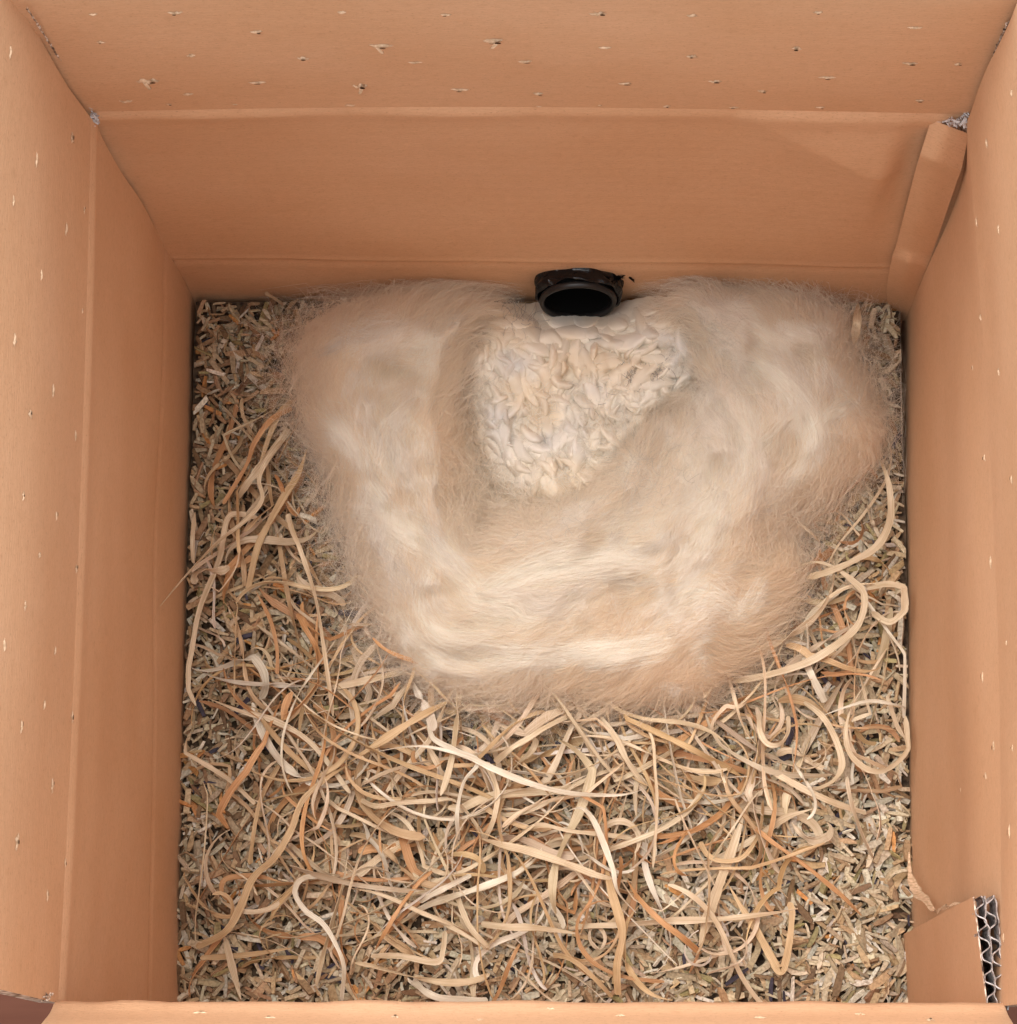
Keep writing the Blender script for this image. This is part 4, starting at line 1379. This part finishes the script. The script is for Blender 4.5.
for i, (tone, wd, label, pts, z0) in enumerate(TR):
    m = len(pts)
    rr2 = random.Random(i * 7 + 1)
    zz = [z0 * 0.001 + 0.003 * math.sin(math.pi * k / max(1, m - 1)) - (0.006 if k in (0, m - 1) and z0 > 12 else 0.0) + rr2.uniform(-.0012, .0012) for k in range(m)]
    if 'tip lying against' in label: zz[-3:] = [0.024, 0.036, 0.062]
    if 'back wall' in label: zz = [0.004, 0.012, 0.022]
    P = np.array([U(p[0], p[1], max(0.0025, z)) for p, z in zip(pts, zz)])
    t = np.linspace(0, m - 1, 12 * (m - 1) + 1)
    C = catmull(P, t, True)
    C = C if 'tip lying against' in label else clampbox(C)
    if 'back wall' in label: C[:, 1] = np.minimum(C[:, 1], -0.002)
    s = np.linspace(0, 1, len(C))
    roll = 0.45 * vnoise(s * 3 + i * 3, s * 0 + i, 14) + (0.9 * np.sin(s * 5 + i) * sstep(.3, .7, s) if m > 5 and wd < 2.4 else 0)
    tint = np.array([1, 1, 1]) * rr2.uniform(.94, 1.06)
    V, F, UV, CL = ribbon_geo(C, wd * 0.001 * 1.05, 0.00024, roll, tint)
    o = mesh_np('wood_wool_strand' if 'stick' not in label else 'flat_stick', V - C.mean(0), F, M_WOOD[tone], uvs=UV, colors=CL)
    o.location = C.mean(0)
    tag(o, label, 'wood shaving', 'followable wood wool strands around the fleece')

# the rest of the tangle
blobs = [(265, 560, 32, 70, 40), (325, 650, 38, 50, 34), (340, 770, 60, 65, 60), (440, 800, 85, 70, 110), (580, 800, 85, 70, 110), (690, 765, 75, 55, 62), (840, 590, 40, 80, 46), (390, 930, 110, 45, 56),
         (590, 935, 95, 45, 46), (790, 725, 60, 50, 34), (860, 700, 35, 60, 20), (700, 860, 30, 50, 16), (250, 470, 25, 30, 9), (255, 860, 30, 70, 7), (480, 715, 90, 18, 30), (650, 720, 80, 16, 30), (850, 860, 50, 60, 2)]
rest = []
r = np.random.default_rng(77)
for (bx, by, sx_, sy_, cnt) in blobs:
    k = 0
    while k < cnt * .72:
        x, y = r.normal(bx, sx_), r.normal(by, sy_)
        if not (192 < x < 905 and 395 < y < 1000) or SD_F(np.array(x), np.array(y)) > 16: continue
        k += 1
        Lp = r.uniform(55, 230) * (1 if by > 650 else .75)
        nseg = 26
        a = r.uniform(0, math.pi)
        if bx < 300: a = r.normal(1.7, .5)
        kap = r.normal(0, 1.0) / Lp * 0.5
        if r.random() < .2: kap = r.choice((-1, 1)) * r.uniform(2.2, 4.5) / Lp
        pts = []
        dk = r.normal(0, 1.0) / Lp * .25
        cx, cy = x - math.cos(a) * Lp / 2, y - math.sin(a) * Lp / 2
        z0 = r.uniform(0.002, 0.019) * (1 if by > 650 else .8)
        slope = r.normal(0, .004); arch = abs(r.normal(0, .004))
        aa = a - kap * Lp / 2
        for s in range(nseg + 1):
            t = s / nseg
            z = max(0.0018, z0 + slope * (t - .5) * 2 + arch * math.sin(math.pi * t) - .5 * arch + .0012 * math.sin(t * 7 + x))
            pts.append(U(cx, cy, z))
            aa += (kap + dk * (s - nseg / 2)) * Lp / nseg * (1 if s % 9 else 1.0) + r.normal(0, .02)
            if r.random() < .03: aa += r.normal(0, .8)
            cx += math.cos(aa) * Lp / nseg; cy += math.sin(aa) * Lp / nseg
        C0 = np.array(pts); C = clampbox(C0)
        if np.abs(C - C0).max() > 0.003: k -= 1; continue
        wd = float(np.clip(r.gamma(3.2, .50), .5, 3.8)) * .001
        s = np.linspace(0, 1, nseg + 1)
        roll = r.normal(0, .35) + 1.15 * vnoise(s * 3 + k, s * 0 + bx, 15) + (r.choice((-1, 1)) * 3.1 * sstep(.35, .65, s) if r.random() < .25 else 0)
        v = r.random()
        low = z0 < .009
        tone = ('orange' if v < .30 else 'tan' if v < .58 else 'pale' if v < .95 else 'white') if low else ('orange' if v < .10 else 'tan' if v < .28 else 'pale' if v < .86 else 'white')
        tint = np.array([1, 1 + r.normal(-.005, .012), 1 + r.normal(0.01, .035)]) * r.uniform(.82, 1.14)
        area = Lp * wd * (1 + z0 * 60)
        reg = 'left of the fleece' if x < 380 and y < 690 else 'right of the fleece' if x > 760 and y < 700 else 'in the left front' if x < 420 else 'in the right front' if x > 650 else 'in front of the fleece'
        rest.append((area, tone, reg, *ribbon_geo(C, wd, .00025, roll, tint), C.mean(0)))
rest.sort(key=lambda q: -q[0])
keep = 300 - len(TR)
desc = {'pale': 'straw-coloured', 'tan': 'tan', 'orange': 'orange-brown', 'white': 'off-white'}
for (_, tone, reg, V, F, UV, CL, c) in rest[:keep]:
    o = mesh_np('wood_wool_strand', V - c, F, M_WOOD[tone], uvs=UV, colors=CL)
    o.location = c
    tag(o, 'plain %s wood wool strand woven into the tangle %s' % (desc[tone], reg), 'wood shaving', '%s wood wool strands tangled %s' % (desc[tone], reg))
V, F, UV, CL, FMt = [], [], [], [], []
off = 0
order = ['pale', 'tan', 'orange', 'white']
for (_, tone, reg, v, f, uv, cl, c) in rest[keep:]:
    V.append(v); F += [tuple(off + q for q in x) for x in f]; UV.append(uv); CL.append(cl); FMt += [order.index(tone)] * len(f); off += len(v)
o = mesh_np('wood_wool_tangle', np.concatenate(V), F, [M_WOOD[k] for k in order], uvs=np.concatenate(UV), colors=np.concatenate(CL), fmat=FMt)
tag(o, 'finer wood wool shreds matted under the larger strands', 'wood wool', kind='stuff')
